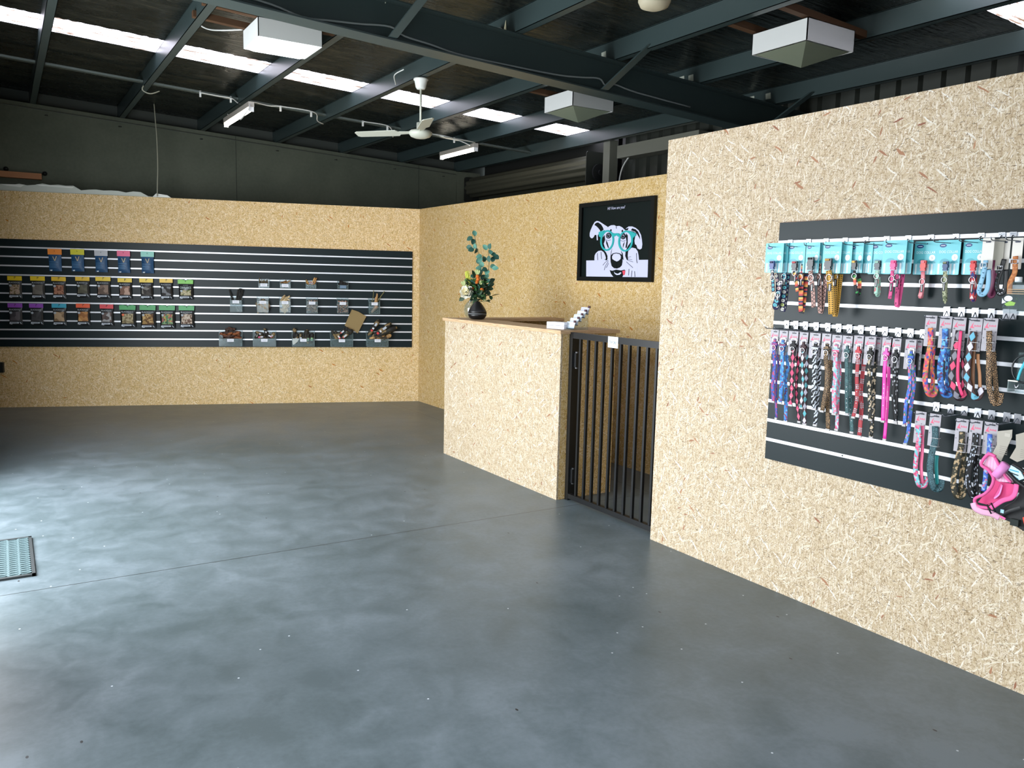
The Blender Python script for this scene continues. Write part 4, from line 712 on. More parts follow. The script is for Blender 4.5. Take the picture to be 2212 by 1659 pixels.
STR3=[('L1',[([(-1.871,1.418),(-1.867,1.352),(-1.876,1.278),(-1.874,1.204),(-1.857,1.157)],0.024,-0.141),([(-1.866,1.342),(-1.863,1.254),(-1.854,1.206),(-1.857,1.153)],0.019,-0.119)]),
('L2',[([(-1.812,1.419),(-1.808,1.357),(-1.816,1.284),(-1.81,1.222),(-1.793,1.165)],0.027,-0.141),([(-1.807,1.337),(-1.796,1.237),(-1.789,1.17)],0.022,-0.119)]),
('L3',[([(-1.757,1.415),(-1.759,1.361),(-1.764,1.284),(-1.766,1.227),(-1.742,1.16)],0.028,-0.139),([(-1.745,1.414),(-1.743,1.343),(-1.741,1.268),(-1.735,1.211),(-1.716,1.161)],0.013,-0.144),([(-1.745,1.343),(-1.733,1.244),(-1.729,1.173)],0.016,-0.119)]),
('L4',[([(-1.698,1.415),(-1.703,1.365),(-1.707,1.29),(-1.707,1.233),(-1.68,1.17)],0.027,-0.139),([(-1.695,1.412),(-1.695,1.366),(-1.692,1.272),(-1.686,1.179)],0.016,-0.129),([(-1.681,1.329),(-1.678,1.292),(-1.67,1.246),(-1.662,1.169)],0.014,-0.121)]),
('L5',[([(-1.638,1.421),(-1.631,1.348),(-1.625,1.257),(-1.622,1.211),(-1.604,1.157)],0.023,-0.139),([(-1.625,1.343),(-1.613,1.257),(-1.597,1.16)],0.02,-0.119)])]
STR4=[('P1',[([(-1.888,1.015),(-1.88,0.963),(-1.884,0.892),(-1.881,0.826),(-1.863,0.774)],0.022,-0.141),([(-1.876,1.013),(-1.868,0.904),(-1.865,0.844),(-1.852,0.773)],0.015,-0.129)]),
('P2',[([(-1.818,1.021),(-1.813,0.965),(-1.82,0.904),(-1.819,0.839),(-1.8,0.776)],0.029,-0.139),([(-1.811,0.899),(-1.808,0.86),(-1.801,0.821),(-1.795,0.782)],0.017,-0.119)]),
('P3',[([(-1.708,1.018),(-1.705,0.961),(-1.714,0.886),(-1.719,0.812),(-1.708,0.765)],0.024,-0.139),([(-1.699,0.946),(-1.698,0.839),(-1.696,0.759)],0.022,-0.121)]),
('P4',[([(-1.652,1.021),(-1.651,0.961),(-1.661,0.893),(-1.664,0.824),(-1.65,0.782)],0.027,-0.139),([(-1.648,0.946),(-1.644,0.851),(-1.634,0.776)],0.022,-0.121)]),
('P5',[([(-1.598,1.028),(-1.594,0.961),(-1.6,0.905),(-1.601,0.848),(-1.604,0.8)],0.02,-0.139)])]
BAGS=[[(0.59,1.804,0.148,0.254),(0.821,1.809,0.148,0.255),(1.066,1.803,0.134,0.252),(1.302,1.807,0.134,0.258),(1.555,1.807,0.139,0.256)],[(0.173,1.491,0.144,0.252),(0.403,1.494,0.147,0.254),(0.617,1.493,0.147,0.247),(0.862,1.499,0.147,0.237),(1.076,1.504,0.158,0.249),(1.305,1.493,0.151,0.24),(1.533,1.496,0.146,0.243),(1.748,1.498,0.143,0.243),(1.96,1.496,0.169,0.239)],[(0.162,1.188,0.147,0.247),(0.375,1.188,0.142,0.245),(0.608,1.192,0.15,0.252),(0.855,1.196,0.145,0.252),(1.102,1.19,0.143,0.251),(1.323,1.189,0.174,0.266),(1.539,1.192,0.173,0.279),(1.749,1.193,0.174,0.278),(1.963,1.193,0.172,0.27)]]
BINS=[[(2.841,1.468,0.129,0.051),(3.088,1.467,0.128,0.046),(3.39,1.464,0.127,0.043),(3.77,1.464,0.133,0.042)],[(2.52,1.262,0.139,0.138),(2.826,1.261,0.139,0.139),(3.083,1.262,0.133,0.139),(3.4,1.261,0.139,0.14),(3.766,1.262,0.139,0.139),(4.152,1.263,0.142,0.141)],[(2.451,0.804,0.268,0.089),(2.837,0.806,0.271,0.092),(3.293,0.808,0.272,0.093),(3.753,0.804,0.279,0.091),(4.19,0.806,0.276,0.092)]]
# ================================================================ GOODS ON THE RIGHT SLATWALL
RW = -.018
def hook(lx, lz, out, tip, label, group, plate='chrome', drop=.0, w=.026):
    """euro hook: plate clipped in the groove, wire arm out to `out`, end turned up by `tip`"""
    t = Cthing('display_hook', label, 'hook', lx, lz, group)
    b = MB()
    if plate == 'chrome': b.box(-w/2, w/2, -.026, -.0225, -.026, .012, CHROME); b.box(-w/2, w/2, -.030, -.0225, .006, .010, CHROME)
    else: b.box(-w/2, w/2, -.0245, -.0225, -.010, .007, CHROME); b.box(-w/2+.004, w/2-.004, -.0265, -.0245, -.002, .001, WIRE)
    b.build('clip_plate', t)
    b = MB(); z = -drop; b.tube([(0, -.026, -.006), (0, -.045, z), (0, out+.018, z), (0, out+.006, z+.003), (0, out, z+tip)], .0021, WIRE, 6); b.build('wire_arm', t, True)
    return t
def buckle(b, x, y, z0, z1, w, m):
    h = z0-z1; zc = (z0+z1)/2
    b.prism(rrect(x, z0, w*.92, h*.34, .003), y-.004, y+.005, m); b.prism(rrect(x, zc+h*.18, w, h*.40, .004), y-.006, y+.006, m)
    b.prism([(x-w*.30, zc), (x+w*.30, zc), (x+w*.38, z1+h*.22), (x+w*.46, z1+h*.1), (x+w*.40, z1), (x-w*.40, z1), (x-w*.46, z1+h*.1), (x-w*.38, z1+h*.22)], y-.005, y+.005, m)
def dring(b, x, y, z, r, m):
    b.tube([(x+r*math.cos(a)*.95, y, z+r*math.sin(a)) for a in [2*math.pi*k/16 for k in range(16)]], .0016, m, 6, True)
TEAL = plain('62bfc9', .4); TEAL2 = plain('469fae', .4); TEALL = plain('8accda', .4); NAVY = plain('173a78', .45); WT = plain('e8f4f6', .5); GREYM = plain('60686b', .5)
def teal_card(t, c, size, shift=0., dy=0., partial=False):
    X_, cx, zt, w, h = c; y = X_-XC+dy; cx += shift; x0 = cx-w/2; full = .108
    b = MB(); b.prism(rrect(cx, zt, w, h, .005), y-.0004, y+.0004, TEAL); cd = b.build('card', t)
    b = MB(); b.prism([(x0+.002, zt-h*.985), (x0+w-.002, zt-h*.985), (x0+w-.002, zt-h*.66), (x0+.002, zt-h*.66)], y-.0007, y-.0004, TEALL)
    b.prism(ell(x0+w*.36, zt-h*.66, w*.22, h*.13, 14, 0, 180), y-.0008, y-.0004, TEAL2); b.prism(ell(x0+w*.78, zt-h*.66, w*.15, h*.09, 12, 0, 180), y-.0008, y-.0004, TEAL2)
    for f in (.12, .50, .64, .80): b.prism(rrect(x0+w*f, zt-h*.685, w*.075, h*.30, w*.03), y-.0010, y-.0006, WT)
    b.build('artwork', cd)
    b = MB(); b.prism(ell(x0+w*.24, zt-h*.155, w*.15, h*.055, 20), y-.0009, y-.0004, NAVY); b.box(x0+w*.15, x0+w*.33, y-.0012, y-.0008, zt-h*.163, zt-h*.147, WT); b.build('logo', cd)
    b = MB(); put_text(b, 'DOG COLLAR', x0+w*.10, y-.0009, zt-h*.375, w*.80, h*.075, WT); b.build('lettering', cd)
    if size:
        b = MB(); b.prism(ell(x0+w*.78, zt-h*.50, w*.13, h*.095, 22), y-.0010, y-.0004, WT); st = b.build('size_sticker', cd)
        b = MB(); put_text(b, size, x0+w*.755, y-.0012, zt-h*.525, w*.055, h*.055, GREYM); b.build('lettering', st)
def patch(b, st, pts, w, y):
    (ax, az), (bx, bz) = pts[len(pts)//2-1], pts[len(pts)//2]
    cx, cz = (ax+bx)/2, (az+bz)/2-.008; b.box(cx-w*.26, cx+w*.26, y-.0030, y-.0018, cz-.017, cz+.017, plain('14161c', .5)); b.box(cx-w*.06, cx+w*.08, y-.0034, y-.0028, cz-.013, cz+.013, plain('d8d8dc', .5))
P = pat
SPEC1 = {
 's1': ('navy strap dotted with button circles, leftmost on the top row', 'S', '16387e', P('buttons', ['231f4e'], .022), 'navy'),
 's2': ('red and orange striped strap, second from the left on the top row', 'S', '2b3036', P('stripes', ['c92f35', 'ee7a35', 'f2b14a', '2a2c38', 'cf3440', '29365f', 'ee6a2d', 'f4c35a', '33343c']), 'striped'),
 's3': ('pink strap with black zigzags, left of the yellow one', 'L', '23282c', P('zigzag', ['c79a8e', '17151b'], .026), 'zigzag'),
 's4': ('mustard yellow strap with dark dots', 'L', '23282c', P('dots', ['dba21d', '5e4a16'], .03), 'yellow'),
 's5': ('black and rainbow strap, right of the yellow one', 'S', '16191b', P('stripes', ['1a1b1e', 'ee8a6a', 'e2453a', 'f0b83a', '2e9a4c', '1b1c20', '1b1c20'], sc=2), 'rainbow'),
 's6': ('mint green floral strap and grey buckle', 'S', '33414a', P('palette', ['9fd0bb', '8fc4b0', 'b7dccb', '9fd0bb', 'd86a70'], sc=110.), 'mint'),
 's7': ('hot pink skull-print strap and hot pink buckle', 'S', 'e6247e', P('marks', ['e8448f', '40122c']), 'hot pink'),
 's8': ('salmon pink strap and red buckle', 'S', 'd8322c', P('palette', ['e88a92', 'e27482', 'ee9aa0'], sc=90.), 'salmon'),
 's9': ('khaki camouflage strap and navy buckle', 'S', '16406f', P('camo', ['8f9774', 'b5b894', '66704e'], sc=.7), 'khaki'),
 's10': ('red strap with white and navy triangles and a red buckle', 'S', 'd2282c', P('argyle', ['f0dfe0', '2c3f86', 'cf2a33'], .02), 'red and white'),
}
REAR = {'s1': [(3, 'navy button-print strap just behind and right of the first one'), (4, 'dark navy button-print strap third from the left, deepest on the first hook')], 's2': [(2, 'wide red and orange striped strap behind the small striped one')], 's3': [(2, 'pink and black zigzag strap behind the first zigzag one')], 's4': [(2, 'mustard dotted strap behind the front yellow one')], 's7': [(2, 'dark pink skull-print strap behind the hot pink one')]}
for i, ((nm, st), c) in enumerate(zip(STR1[:10], CARDS1[:10])):
    desc, size, bk, sm, short = SPEC1[nm]; hx = c[1]+.004 if i != 9 else -1.766
    t = Cthing('dog_collar', 'teal-carded dog collar, '+desc, 'dog collar', 0, 0, 'dog collars on teal cards'); BK = plain(bk, .35)
    teal_card(t, c, size)
    (a0, a1), w, y = st[0]; b = MB(); buckle(b, (a0[0]+a1[0])/2, y, a0[1], a1[1], w*.93, BK); bo = b.build('buckle', t)
    b = MB(); x = a0[0]; b.box(x-w*.30, x+w*.30, y-.008, y-.0045, a0[1]-.011, a0[1]-.003, sm); b.build('webbing_tab', bo)
    own = [1]+([2] if nm not in REAR else ([2] if nm == 's1' else []))
    for j in own:
        pts, w, y = st[j]; b = MB(); L = [(p[0], y, p[1]) for p in pts]
        b.ribbon(L, w*.95, .002, sm); so = b.build('strap', t, True)
        if j == 1 and nm not in ('s5',): b = MB(); patch(b, t, pts, w, y); b.build('brand_patch', so)
    b = MB(); p1 = st[1][0]; k = 1 if len(p1) > 2 else 0; y = st[1][2]; dring(b, p1[k][0], y-.004, p1[k][1]+.004, .012 if nm not in ('s3', 's4') else .016, CHROME); b.build('d_ring', t, True)
    # bottom fold joining front and back strand
    if len(own) == 2 and nm != 's1':
        (pa, wa, ya), (pb, wb, yb) = st[1], st[2]; e = pa[-1]; f = pb[-1]; b = MB()
        b.ribbon([(e[0], ya, e[1]+.004), ((e[0]*.7+f[0]*.3), ya+.004, e[1]-.006), ((e[0]+f[0]*2)/3, yb-.002, min(e[1], f[1])-.005), (f[0], yb, f[1]+.004)], wb*.9, .002, sm); b.build('strap_fold', t, True)
    for q, (j, ds) in enumerate(REAR.get(nm, [])):
        pts, w, y = st[j]; r = Cthing('dog_collar', 'teal-carded dog collar, '+ds, 'dog collar', 0, 0, 'dog collars on teal cards'); sh = {'s1': .012, 's4': .042, 's2': .006, 's3': .004, 's7': .016}[nm]
        teal_card(r, c, 'L' if nm in ('s3', 's4') else None, sh+.006*q, .018+.016*q)
        top = pts[0]; b = MB(); b.ribbon([(top[0]-.002, y, top[1]+.05)]+[(p[0], y, p[1]) for p in pts]+[(pts[-1][0]+.005, y+.008, pts[-1][1]+.003), (pts[-1][0]+.008, y+.016, top[1])], w*.95, .002, sm); so = b.build('strap', r, True)
        b = MB(); patch(b, r, pts, w, y); b.build('brand_patch', so)
        b = MB(); dring(b, top[0], y-.004, top[1]-.012, .014, CHROME); b.build('d_ring', r, True)
    if nm == 's5':
        r = Cthing('dog_collar', 'dog collar card in shaded teal, behind the black and rainbow collar', 'dog collar', 0, 0, 'dog collars on teal cards'); teal_card(r, (c[0], c[1]+.03, c[2], .075, c[4]), 'S', .0, .016)
    hook(hx, 1.793, -.182, .012, 'chrome display hook holding the %s collar on the top row' % short, 'hooks along the top row', plate='rail', drop=.032)
CREAM = plain('dcd8d0', .55)
for i, (key, ds, cm, short) in enumerate((('s11', 'pale blue perforated leather collar looped on a cream card', plain('7fb0cc', .45), 'pale blue leather'), ('s12', 'black leather collar with silver studs on a cream card', plain('15171a', .4), 'black studded'), ('s13', 'tan crocodile-grain leather collar on a cream card at the right edge', P('palette', ['c9772f', 'b9672a', 'd58a45'], sc=150.), 'tan leather'))):
    c = CARDS1[10+i]; st = dict(STR1)[key] if key != 's11b' else None; y = c[0]-XC
    t = Cthing('dog_collar', ds, 'dog collar', 0, 0, 'leather collars on cream cards')
    b = MB(); b.prism(rrect(c[1], c[2], c[3], c[4], .003), y-.0005, y+.0005, CREAM); cd = b.build('card', t)
    b = MB(); b.prism(rrect(c[1], c[2]-.011, .02, .007, .003), y-.0009, y-.0004, plain('4a4e60', .5)); b.build('hang_hole', cd)
    pts, w, y2 = st[0]; b = MB(); b.ribbon([(p[0], y2-.006*math.sin(math.pi*j/(len(pts)-1)), p[1]) for j, p in enumerate(pts)], w*.95, .0028, cm); so = b.build('strap', t, True)
    b = MB(); p = pts[1]
    b.box(p[0]-w*.62, p[0]+w*.62, y2-.014, y2-.011, p[1]-.002, p[1]+.0, CHROME); b.box(p[0]-w*.62, p[0]-w*.55, y2-.014, y2-.004, p[1]-.002, p[1]+.014, CHROME); b.box(p[0]+w*.55, p[0]+w*.62, y2-.014, y2-.004, p[1]-.002, p[1]+.014, CHROME); b.box(p[0]-w*.62, p[0]+w*.62, y2-.014, y2-.011, p[1]+.013, p[1]+.015, CHROME); b.build('buckle', t)
    b = MB(); sp = smooth([Vector((p[0], 0, p[1])) for p in pts], 4)
    for j, q in enumerate(sp[3:22:2] if key != 's13' else sp[6:9:2]):
        mm = plain('3f6f88', .5) if key == 's11' else CHROME; r_ = .0015 if key == 's11' else .0026; xo = 0 if key == 's12' or j % 2 == 0 else .004
        b.prism(ell(q.x+xo, q.z, r_, r_, 8), y2-.012, y2-.0032, mm)
    if key != 's13': b.build('punched_hole' if key == 's11' else 'stud', so)
    hook(c[1]+.002, 1.793, -.182, .012, 'chrome display hook holding the %s collar' % short, 'hooks along the top row', plate='rail', drop=.032)
c = CARDS1[10]; t = Cthing('dog_collar', 'burgundy leather collar behind the pale blue one', 'dog collar', 0, 0, 'leather collars on cream cards')
b = MB(); b.prism(rrect(c[1]+.024, c[2]-.004, c[3]*.9, c[4], .003), -.081, -.080, plain('c3bfb2', .55)); b.build('card', t)
pts, w, y2 = dict(STR1)['s11b'][0]; b = MB(); b.ribbon([(p[0], y2, p[1]) for p in pts]+[(pts[-1][0]+.01, y2+.01, pts[-1][1]-.004), (pts[-1][0]+.014, y2+.02, pts[0][1]-.05)], w, .0028, plain('6b2148', .45)); b.build('strap', t, True)

# second row: collars on printed grey cards
PCARD = plain('aaa6ad', .5); PINKL = plain('d65a78', .5); PAW = plain('77757c', .5); PDK = plain('6a6a70', .5)
def grey_card(t, c, tag_hole=True):
    X_, cx, zt, w, h = c; y = X_-XC
    b = MB(); x0 = cx-w/2; poly = [(x0, zt), (x0+w, zt), (x0+w-.001, zt-h), (x0+.62*w, zt-h), (x0+.60*w, zt-h*.93), (x0+.34*w, zt-h*.93), (x0+.32*w, zt-h), (x0-.001, zt-h)]
    b.prism(poly, y-.0005, y+.0005, PCARD); cd = b.build('card', t)
    b = MB(); b.prism(rrect(cx+.004, zt-.0065, w*.46, .0055, .0025), y-.0009, y-.0004, plain('34363f', .5)); b.prism([(cx+.001, zt-.0045), (cx+.004, zt-.0015), (cx+.007, zt-.0045)], y-.0009, y-.0004, plain('34363f', .5)); b.build('hang_slot', cd)
    b = MB(); b.prism([(x0+w*.10, zt-h*.30), (x0+w*.26, zt-h*.18), (x0+w*.36, zt-h*.13), (x0+w*.30, zt-h*.24), (x0+w*.44, zt-h*.30)], y-.0009, y-.0004, PINKL)
    for k in range(5): b.box(x0+w*(.42+k*.10), x0+w*(.48+k*.10), y-.0009, y-.0004, zt-h*.255, zt-h*(.20+.01*(k % 2)), PINKL)
    b.build('logo', cd)
    b = MB()
    for px, pz, r in ((.14, .34, .004), (.62, .38, .0028), (.90, .41, .0028), (.72, .52, .0038), (.10, .60, .003), (.85, .70, .004), (.88, .86, .003)):
        b.prism(ell(x0+w*px, zt-h*pz, r, r*.9, 8), y-.0009, y-.0004, PAW if px != .14 else PDK)
    b.prism([(x0+w*.95, zt-h*.66), (x0+w*.70, zt-h*.78), (x0+w*.72, zt-h*.95), (x0+w*.97, zt-h*.90)], y-.0007, y-.0004, plain('9b989f', .5)); b.build('paw_print', cd)
    return cd
FLO = lambda *c: P('palette', list(c), sc=120.)
SPEC2 = [('blue and purple floral', FLO('2a62b8', '5a4fc0', 'c0406a', '2a62b8', '2d3f9a', '9a3f8a')), ('bright blue floral', FLO('1f7fd0', '2a8fe0', '1b6ab8', '5ab0e8', '1f7fd0', '8a2f5a')),
 ('hot pink and black argyle', P('argyle', ['e2326e', 'f0567f', '1b191f'], .024)), ('white and teal argyle on brown', P('argyle', ['dcd8ea', '52b5bf', '3f2128'], .022)), ('zebra print', P('zebra', ['17181c', 'cfd6e2'], .024)),
 ('leopard print', P('leopard', ['b58f62', '17130f'], .024)), ('pink and pale teal floral', FLO('e85f8c', '7fc4cc', 'ee86a2', 'a8cfe0', 'e85f8c', 'c9d6ea')), ('dark green paisley', P('paisley', ['17343a', '5f8f90'], .02)),
 ('red tartan', P('tartan', ['cc2f3d'], .021)), ('black and beige camouflage', P('camo', ['191a17', '23261e', 'c9b394'], .02, .55)), ('plain magenta', plain('e22fa2', .4)), ('black with white bones', P('marks', ['101214', 'c9ccd4'], .018)), ('cornflower blue rose floral', FLO('2f62cc', '3f74dc', '2f62cc', 'e0709a', '4a8a62', '5a90e0'))]
SILV = plain('aeaaa9', .4)
MK2 = [2.67, 2.615, 2.558, 2.497, 2.432, 2.373, 2.316, 2.257, 2.197, 2.138, 2.075, 2.018, 1.962]
for i, ((nm, st), c, (ds, sm)) in enumerate(zip(STR2, CARDS2, SPEC2)):
    t = Cthing('dog_collar', 'narrow %s dog collar hanging from a grey card' % ds, 'dog collar', 0, 0, 'collars hanging on the middle row'); X_, cx, zt, w, h = c; y = X_-XC
    grey_card(t, c)
    (fp, fw, fy), (bp, bw_, by) = st; fx = fp[0][0]-.003; top = zt-h*.42
    b = MB(); z = top; ww = fw*1.05
    for (xa, xb_, za, zb) in ((-ww*.62, ww*.62, z+.012, z+.015), (-ww*.62, ww*.62, z-.006, z-.003)): b.box(fx+xa, fx+xb_, y-.010, y-.007, za, zb, CHROME)
    for s in (-1, 1): b.box(fx+s*ww*.56-.0015, fx+s*ww*.56+.0015, y-.010, y-.007, z-.006, z+.015, CHROME)
    b.build('buckle', t)
    b = MB(); z = top-.020; n = .5*ww
    b.prism([(fx-n*.6, z+.024), (fx+n*.6, z+.024), (fx+n*.7, z+.006), (fx+n*1.35, z+.008), (fx+n*1.35, z-.006), (fx+n*.8, z-.006), (fx+n*.8, z-.022), (fx-n*.8, z-.022), (fx-n*.8, z-.006), (fx-n*1.35, z-.006), (fx-n*1.35, z+.008), (fx-n*.7, z+.006)], y-.014, y-.004, sm); b.build('keeper', t)
    b = MB(); dring(b, fx, y-.017, top-.037, .0125, CHROME); b.prism(ell(fx, top-.034, .003, .003, 10), y-.019, y-.013, CHROME); b.build('d_ring', t, True)
    for q, (pts, w2, y2) in enumerate(((fp, fw, fy), (bp, bw_, by))):
        L = ([(fx, y-.008, top-.02)] if q == 0 else [(pts[0][0]-.001, y2, pts[0][1]+.02)])+[(p[0], y2+.003*math.sin(k*2.1+i), p[1]) for k, p in enumerate(pts)]
        b = MB(); b.ribbon(L, w2*.93, .0022, sm); so = b.build('strap', t, True)
        e = pts[-1]; b = MB(); b.box(e[0]-w2*.46, e[0]+w2*.46, y2-.0035, y2+.0025, e[1]-.006, e[1]+.003, SILV); b.build('tail_tip', so)
        if i in (2, 7, 8, 10, 3, 9):
            for k in range(5):
                b = MB(); sp = smooth([Vector(p) for p in L], 6); p = sp[int(len(sp)*(.60+.075*k))-1]; b.prism(ell(p.x, p.z, .0020, .0020, 8), p.y-.0022, p.y-.001, plain('d9d2da', .3)); b.build('eyelet', so)
    hook(-MK2[i]-.006, 1.392, -.182, .010, 'chrome display hook holding the %s collar' % ds, 'hooks along the middle row', drop=.026)
for src, ds, dx in ((9, 'grey card with a black collar behind the beige camouflage one', .022), (12, 'grey card half hidden behind the cornflower blue collar', .022), (2, 'dark speckled card edge behind the hot pink argyle collar', .008)):
    c = list(CARDS2[src]); c[0] += .02; c[1] += dx; c[3] *= .7; t = Cthing('dog_collar', ds, 'dog collar', 0, 0, 'collars hanging on the middle row'); grey_card(t, c)
    b = MB(); b.ribbon([(c[1], c[0]-XC-.004, c[2]-c[4]*.45), (c[1], c[0]-XC-.004, c[2]-c[4]*1.2)], .016, .002, plain('1a1a1c', .6) if src != 2 else SPEC2[2][1]); b.build('strap', t, True)
# leads, upper right group and lower group
L3 = [('orange and pink tropical flower', FLO('2f4cb0', 'e8603a', 'd8306a', 'f08a3a', 'c02f6a', '8a8a5a')), ('bright blue flower', FLO('1b5fb0', '2a7fd8', '123f80', '5ab8e8', '1b5fb0', '6a2458')), ('black and pink argyle', P('argyle', ['e6336e', '8a8894', '2a1c24'], .026)), ('brown, white and sky blue argyle', P('argyle', ['e2deee', '66bcd8', '4a2f30'], .026)), ('leopard print', P('leopard', ['c59a6a', '120f0c'], .024))]
L4 = [('pink and teal flower', FLO('6fc4cf', 'e64f86', 'a8d8e0', 'e87fa0', '6fc4cf', 'c93a6a')), ('dark teal paisley', P('paisley', ['0f3038', '5a8a94'], .026)), ('green camouflage', P('camo', ['2d2c20', '3c3a28', 'b59a72'], .024, .5)), ('black with white lettering', P('marks', ['0d0f12', 'c4cddd'], .026)), ('blue hibiscus', FLO('2458c4', '3a72d8', 'a8c0ea', '2458c4', '5aa0c8', 'c870a0'))]
EXTRA = {('L3', 1): plain('e6336e', .5), ('L4', 1): plain('7a5238', .5), ('L4', 2): plain('b07a52', .5), ('P1', 1): plain('ea6f96', .5), ('P2', 1): plain('1f8f90', .45)}
def lead_group(ST, CA, SP, row, rail, hy):
    for i, ((nm, st), c, (ds, sm)) in enumerate(zip(ST, CA, SP)):
        t = Cthing('dog_lead', '%s dog lead folded on a grey card, %s' % (ds, row), 'dog lead', 0, 0, 'folded leads, '+row); grey_card(t, c); X_, cx, zt, w, h = c; y = X_-XC
        for q, (pts, w2, y2) in enumerate(st):
            L = [(p[0], y2+.004*math.sin(k+i+q), p[1]) for k, p in enumerate(pts)]
            if q == 0: e = pts[-1]; L += [(e[0]+.010, y2+.006, e[1]-.010), (e[0]+.020, y2+.014, e[1]-.004), (e[0]+.022, y2+.018, e[1]+.03)] if nm != 'P5' else []
            b = MB(); b.ribbon(L, w2*.93, .0024, EXTRA.get((nm, q), sm)); so = b.build('strap', t, True)
            if (nm, q) in EXTRA: so['label'] = 'plain backing of the webbing'
        p0 = st[0][0][0]
        for z in (zt-h*.72, zt-h*.97):
            b = MB(); wx = p0[0]+.004; b.tube([(wx-.014, y-.001, z), (wx-.014, y-.018, z), (wx+.018, y-.018, z), (wx+.018, y-.001, z)], .0009, plain('d8dada', .4), 5); b.build('tie', t)
        hook(cx+.004, rail, -.182, .010, 'chrome display hook holding the %s lead, %s' % (ds, row), 'hooks, '+row, drop=rail-zt+.008)
lead_group(STR3, CARDS3, L3, 'upper right group', 1.492, 0)
lead_group(STR4, CARDS4, L4, 'lower right group', 1.092, 0)
for y, lb in ((1.765, 'empty chrome display hook between the teal paisley and camouflage leads'), (1.56, 'chrome display hook behind the harness cards')): hook(-y, 1.092, -.182, .01, lb, 'hooks, lower right group', drop=.02)
hook(-1.615, 1.492, -.12, .01, 'chrome display hook right of the leopard print lead', 'hooks, upper right group', drop=.03)
# harnesses at the right edge
PM = P('mesh', ['f2c4dc', 'ee9cc8'], .02); PINK = plain('e85d9c', .6); PLIL = plain('e690cf', .55); DEEP = plain('d8407e', .6); BLKW = plain('0e1012', .5)
def curved(poly, y, th, m, b, bul=.0):
    b.prism(poly, y-th, y, m)
t = Cthing('dog_harness', 'pink mesh dog harness hanging at the lower right corner', 'dog harness')
b = MB(); b.prism([(-1.54, 1.054), (-1.488, 1.069), (-1.487, 1.04), (-1.516, .943), (-1.549, .968), (-1.537, 1.002)], -.207, -.205, plain('a7a296', .6)); cd = b.build('card', t)
b = MB()
for k in range(5): b.box(-1.525, -1.497, -.2078, -.2068, 1.0-k*.007, 1.002-k*.007, plain('8f8a80', .6))
b.box(-1.512, -1.492, -.2082, -.2068, 1.040, 1.052, plain('b7b2a6', .5)); b.build('lettering', cd)
b = MB(); b.prism([(-1.558, .93), (-1.541, .969), (-1.522, .966), (-1.504, .942), (-1.494, .954), (-1.470, .947), (-1.474, .927), (-1.446, .883), (-1.498, .875), (-1.517, .886), (-1.538, .91)], -.25, -.242, PM); b.build('mesh_panel', t, bevel=.003)
b = MB(); b.prism([(-1.529, .876), (-1.452, .874), (-1.447, .836), (-1.49, .811), (-1.532, .776), (-1.572, .777), (-1.553, .809), (-1.532, .839)], -.232, -.228, DEEP); b.build('inner_lining', t)
b = MB(); b.tube(smooth([Vector((x, -.258, z)) for x, z in [(-1.512, .968), (-1.538, .972), (-1.560, .930), (-1.533, .914), (-1.512, .888), (-1.515, .856), (-1.536, .822), (-1.566, .799), (-1.570, .783), (-1.556, .769), (-1.517, .772)]]), .0058, PINK, 10); b.tube(smooth([Vector((x, -.256, z)) for x, z in [(-1.538, .972), (-1.518, .968), (-1.499, .940), (-1.475, .905), (-1.45, .884)]]), .005, PINK, 10); b.build('trim', t, True)
b = MB(); b.ribbon([(-1.574, -.262, .778), (-1.563, -.264, .760), (-1.538, -.262, .752), (-1.506, -.256, .752), (-1.48, -.25, .742)], .022, .004, PM); b.build('chest_band', t, True)
b = MB(); b.ribbon([(-1.505, -.270, .776), (-1.470, -.268, .812), (-1.443, -.262, .829), (-1.433, -.258, .848), (-1.433, -.252, .882)], .017, .003, PINK); b.build('strap', t, True)
b = MB(); b.tube([(-1.503, -.262, .897), (-1.472, -.258, .948)], .016, PLIL, 14); b.build('roll', t, True)
b = MB(); b.tube([Vector((-1.502+x, -.272, .776+z)) for x, z in ((-.017, .010), (-.002, .020), (.017, -.008), (.002, -.019))], .0028, BLKW, 8, True); b.build('slider_buckle', t, True)
b = MB(); b.ribbon([(-1.509, -.24, .808), (-1.497, -.242, .839), (-1.491, -.24, .869)], .009, .002, PINK); b.ribbon([(-1.509, -.243, .808), (-1.492, -.244, .83), (-1.488, -.24, .865)], .006, .002, PLIL); b.build('ribbon_bow', t, True)
t = Cthing('dog_harness', 'black dog harness with striped teal panel beside the pink one', 'dog harness')
b = MB(); b.prism([(-1.462, 1.057), (-1.422, 1.076), (-1.38, 1.066), (-1.38, 1.0), (-1.448, .958), (-1.475, .968), (-1.457, 1.011)], -.233, -.231, plain('a39d90', .6)); cd = b.build('card', t)
b = MB()
for k in range(5): b.box(-1.44, -1.40, -.2338, -.2328, 1.005-k*.007, 1.007-k*.007, plain('8f8a80', .6))
b.build('lettering', cd)
b = MB(); b.prism([(-1.445, .882), (-1.406, .894), (-1.34, .90), (-1.34, .72), (-1.392, .71), (-1.424, .722), (-1.448, .734), (-1.478, .738), (-1.492, .754), (-1.472, .79), (-1.443, .815), (-1.428, .85)], -.240, -.225, BLKW); b.build('body_panel', t, bevel=.004)
b = MB(); b.prism([(-1.461, .926), (-1.453, .949), (-1.421, .934), (-1.405, .91), (-1.421, .900), (-1.432, .895)], -.262, -.255, plain('bfe3ee', .5)); pn = b.build('striped_panel', t)
b = MB()
for k, m in ((0, plain('2f9ab8', .5)), (1, plain('1a1d22', .5)), (2, plain('2f9ab8', .5))): b.prism([(-1.458, .934-.010*k), (-1.425, .931-.013*k), (-1.425, .927-.013*k), (-1.456, .930-.010*k)], -.2632, -.2618, m)
b.build('stripe', pn)
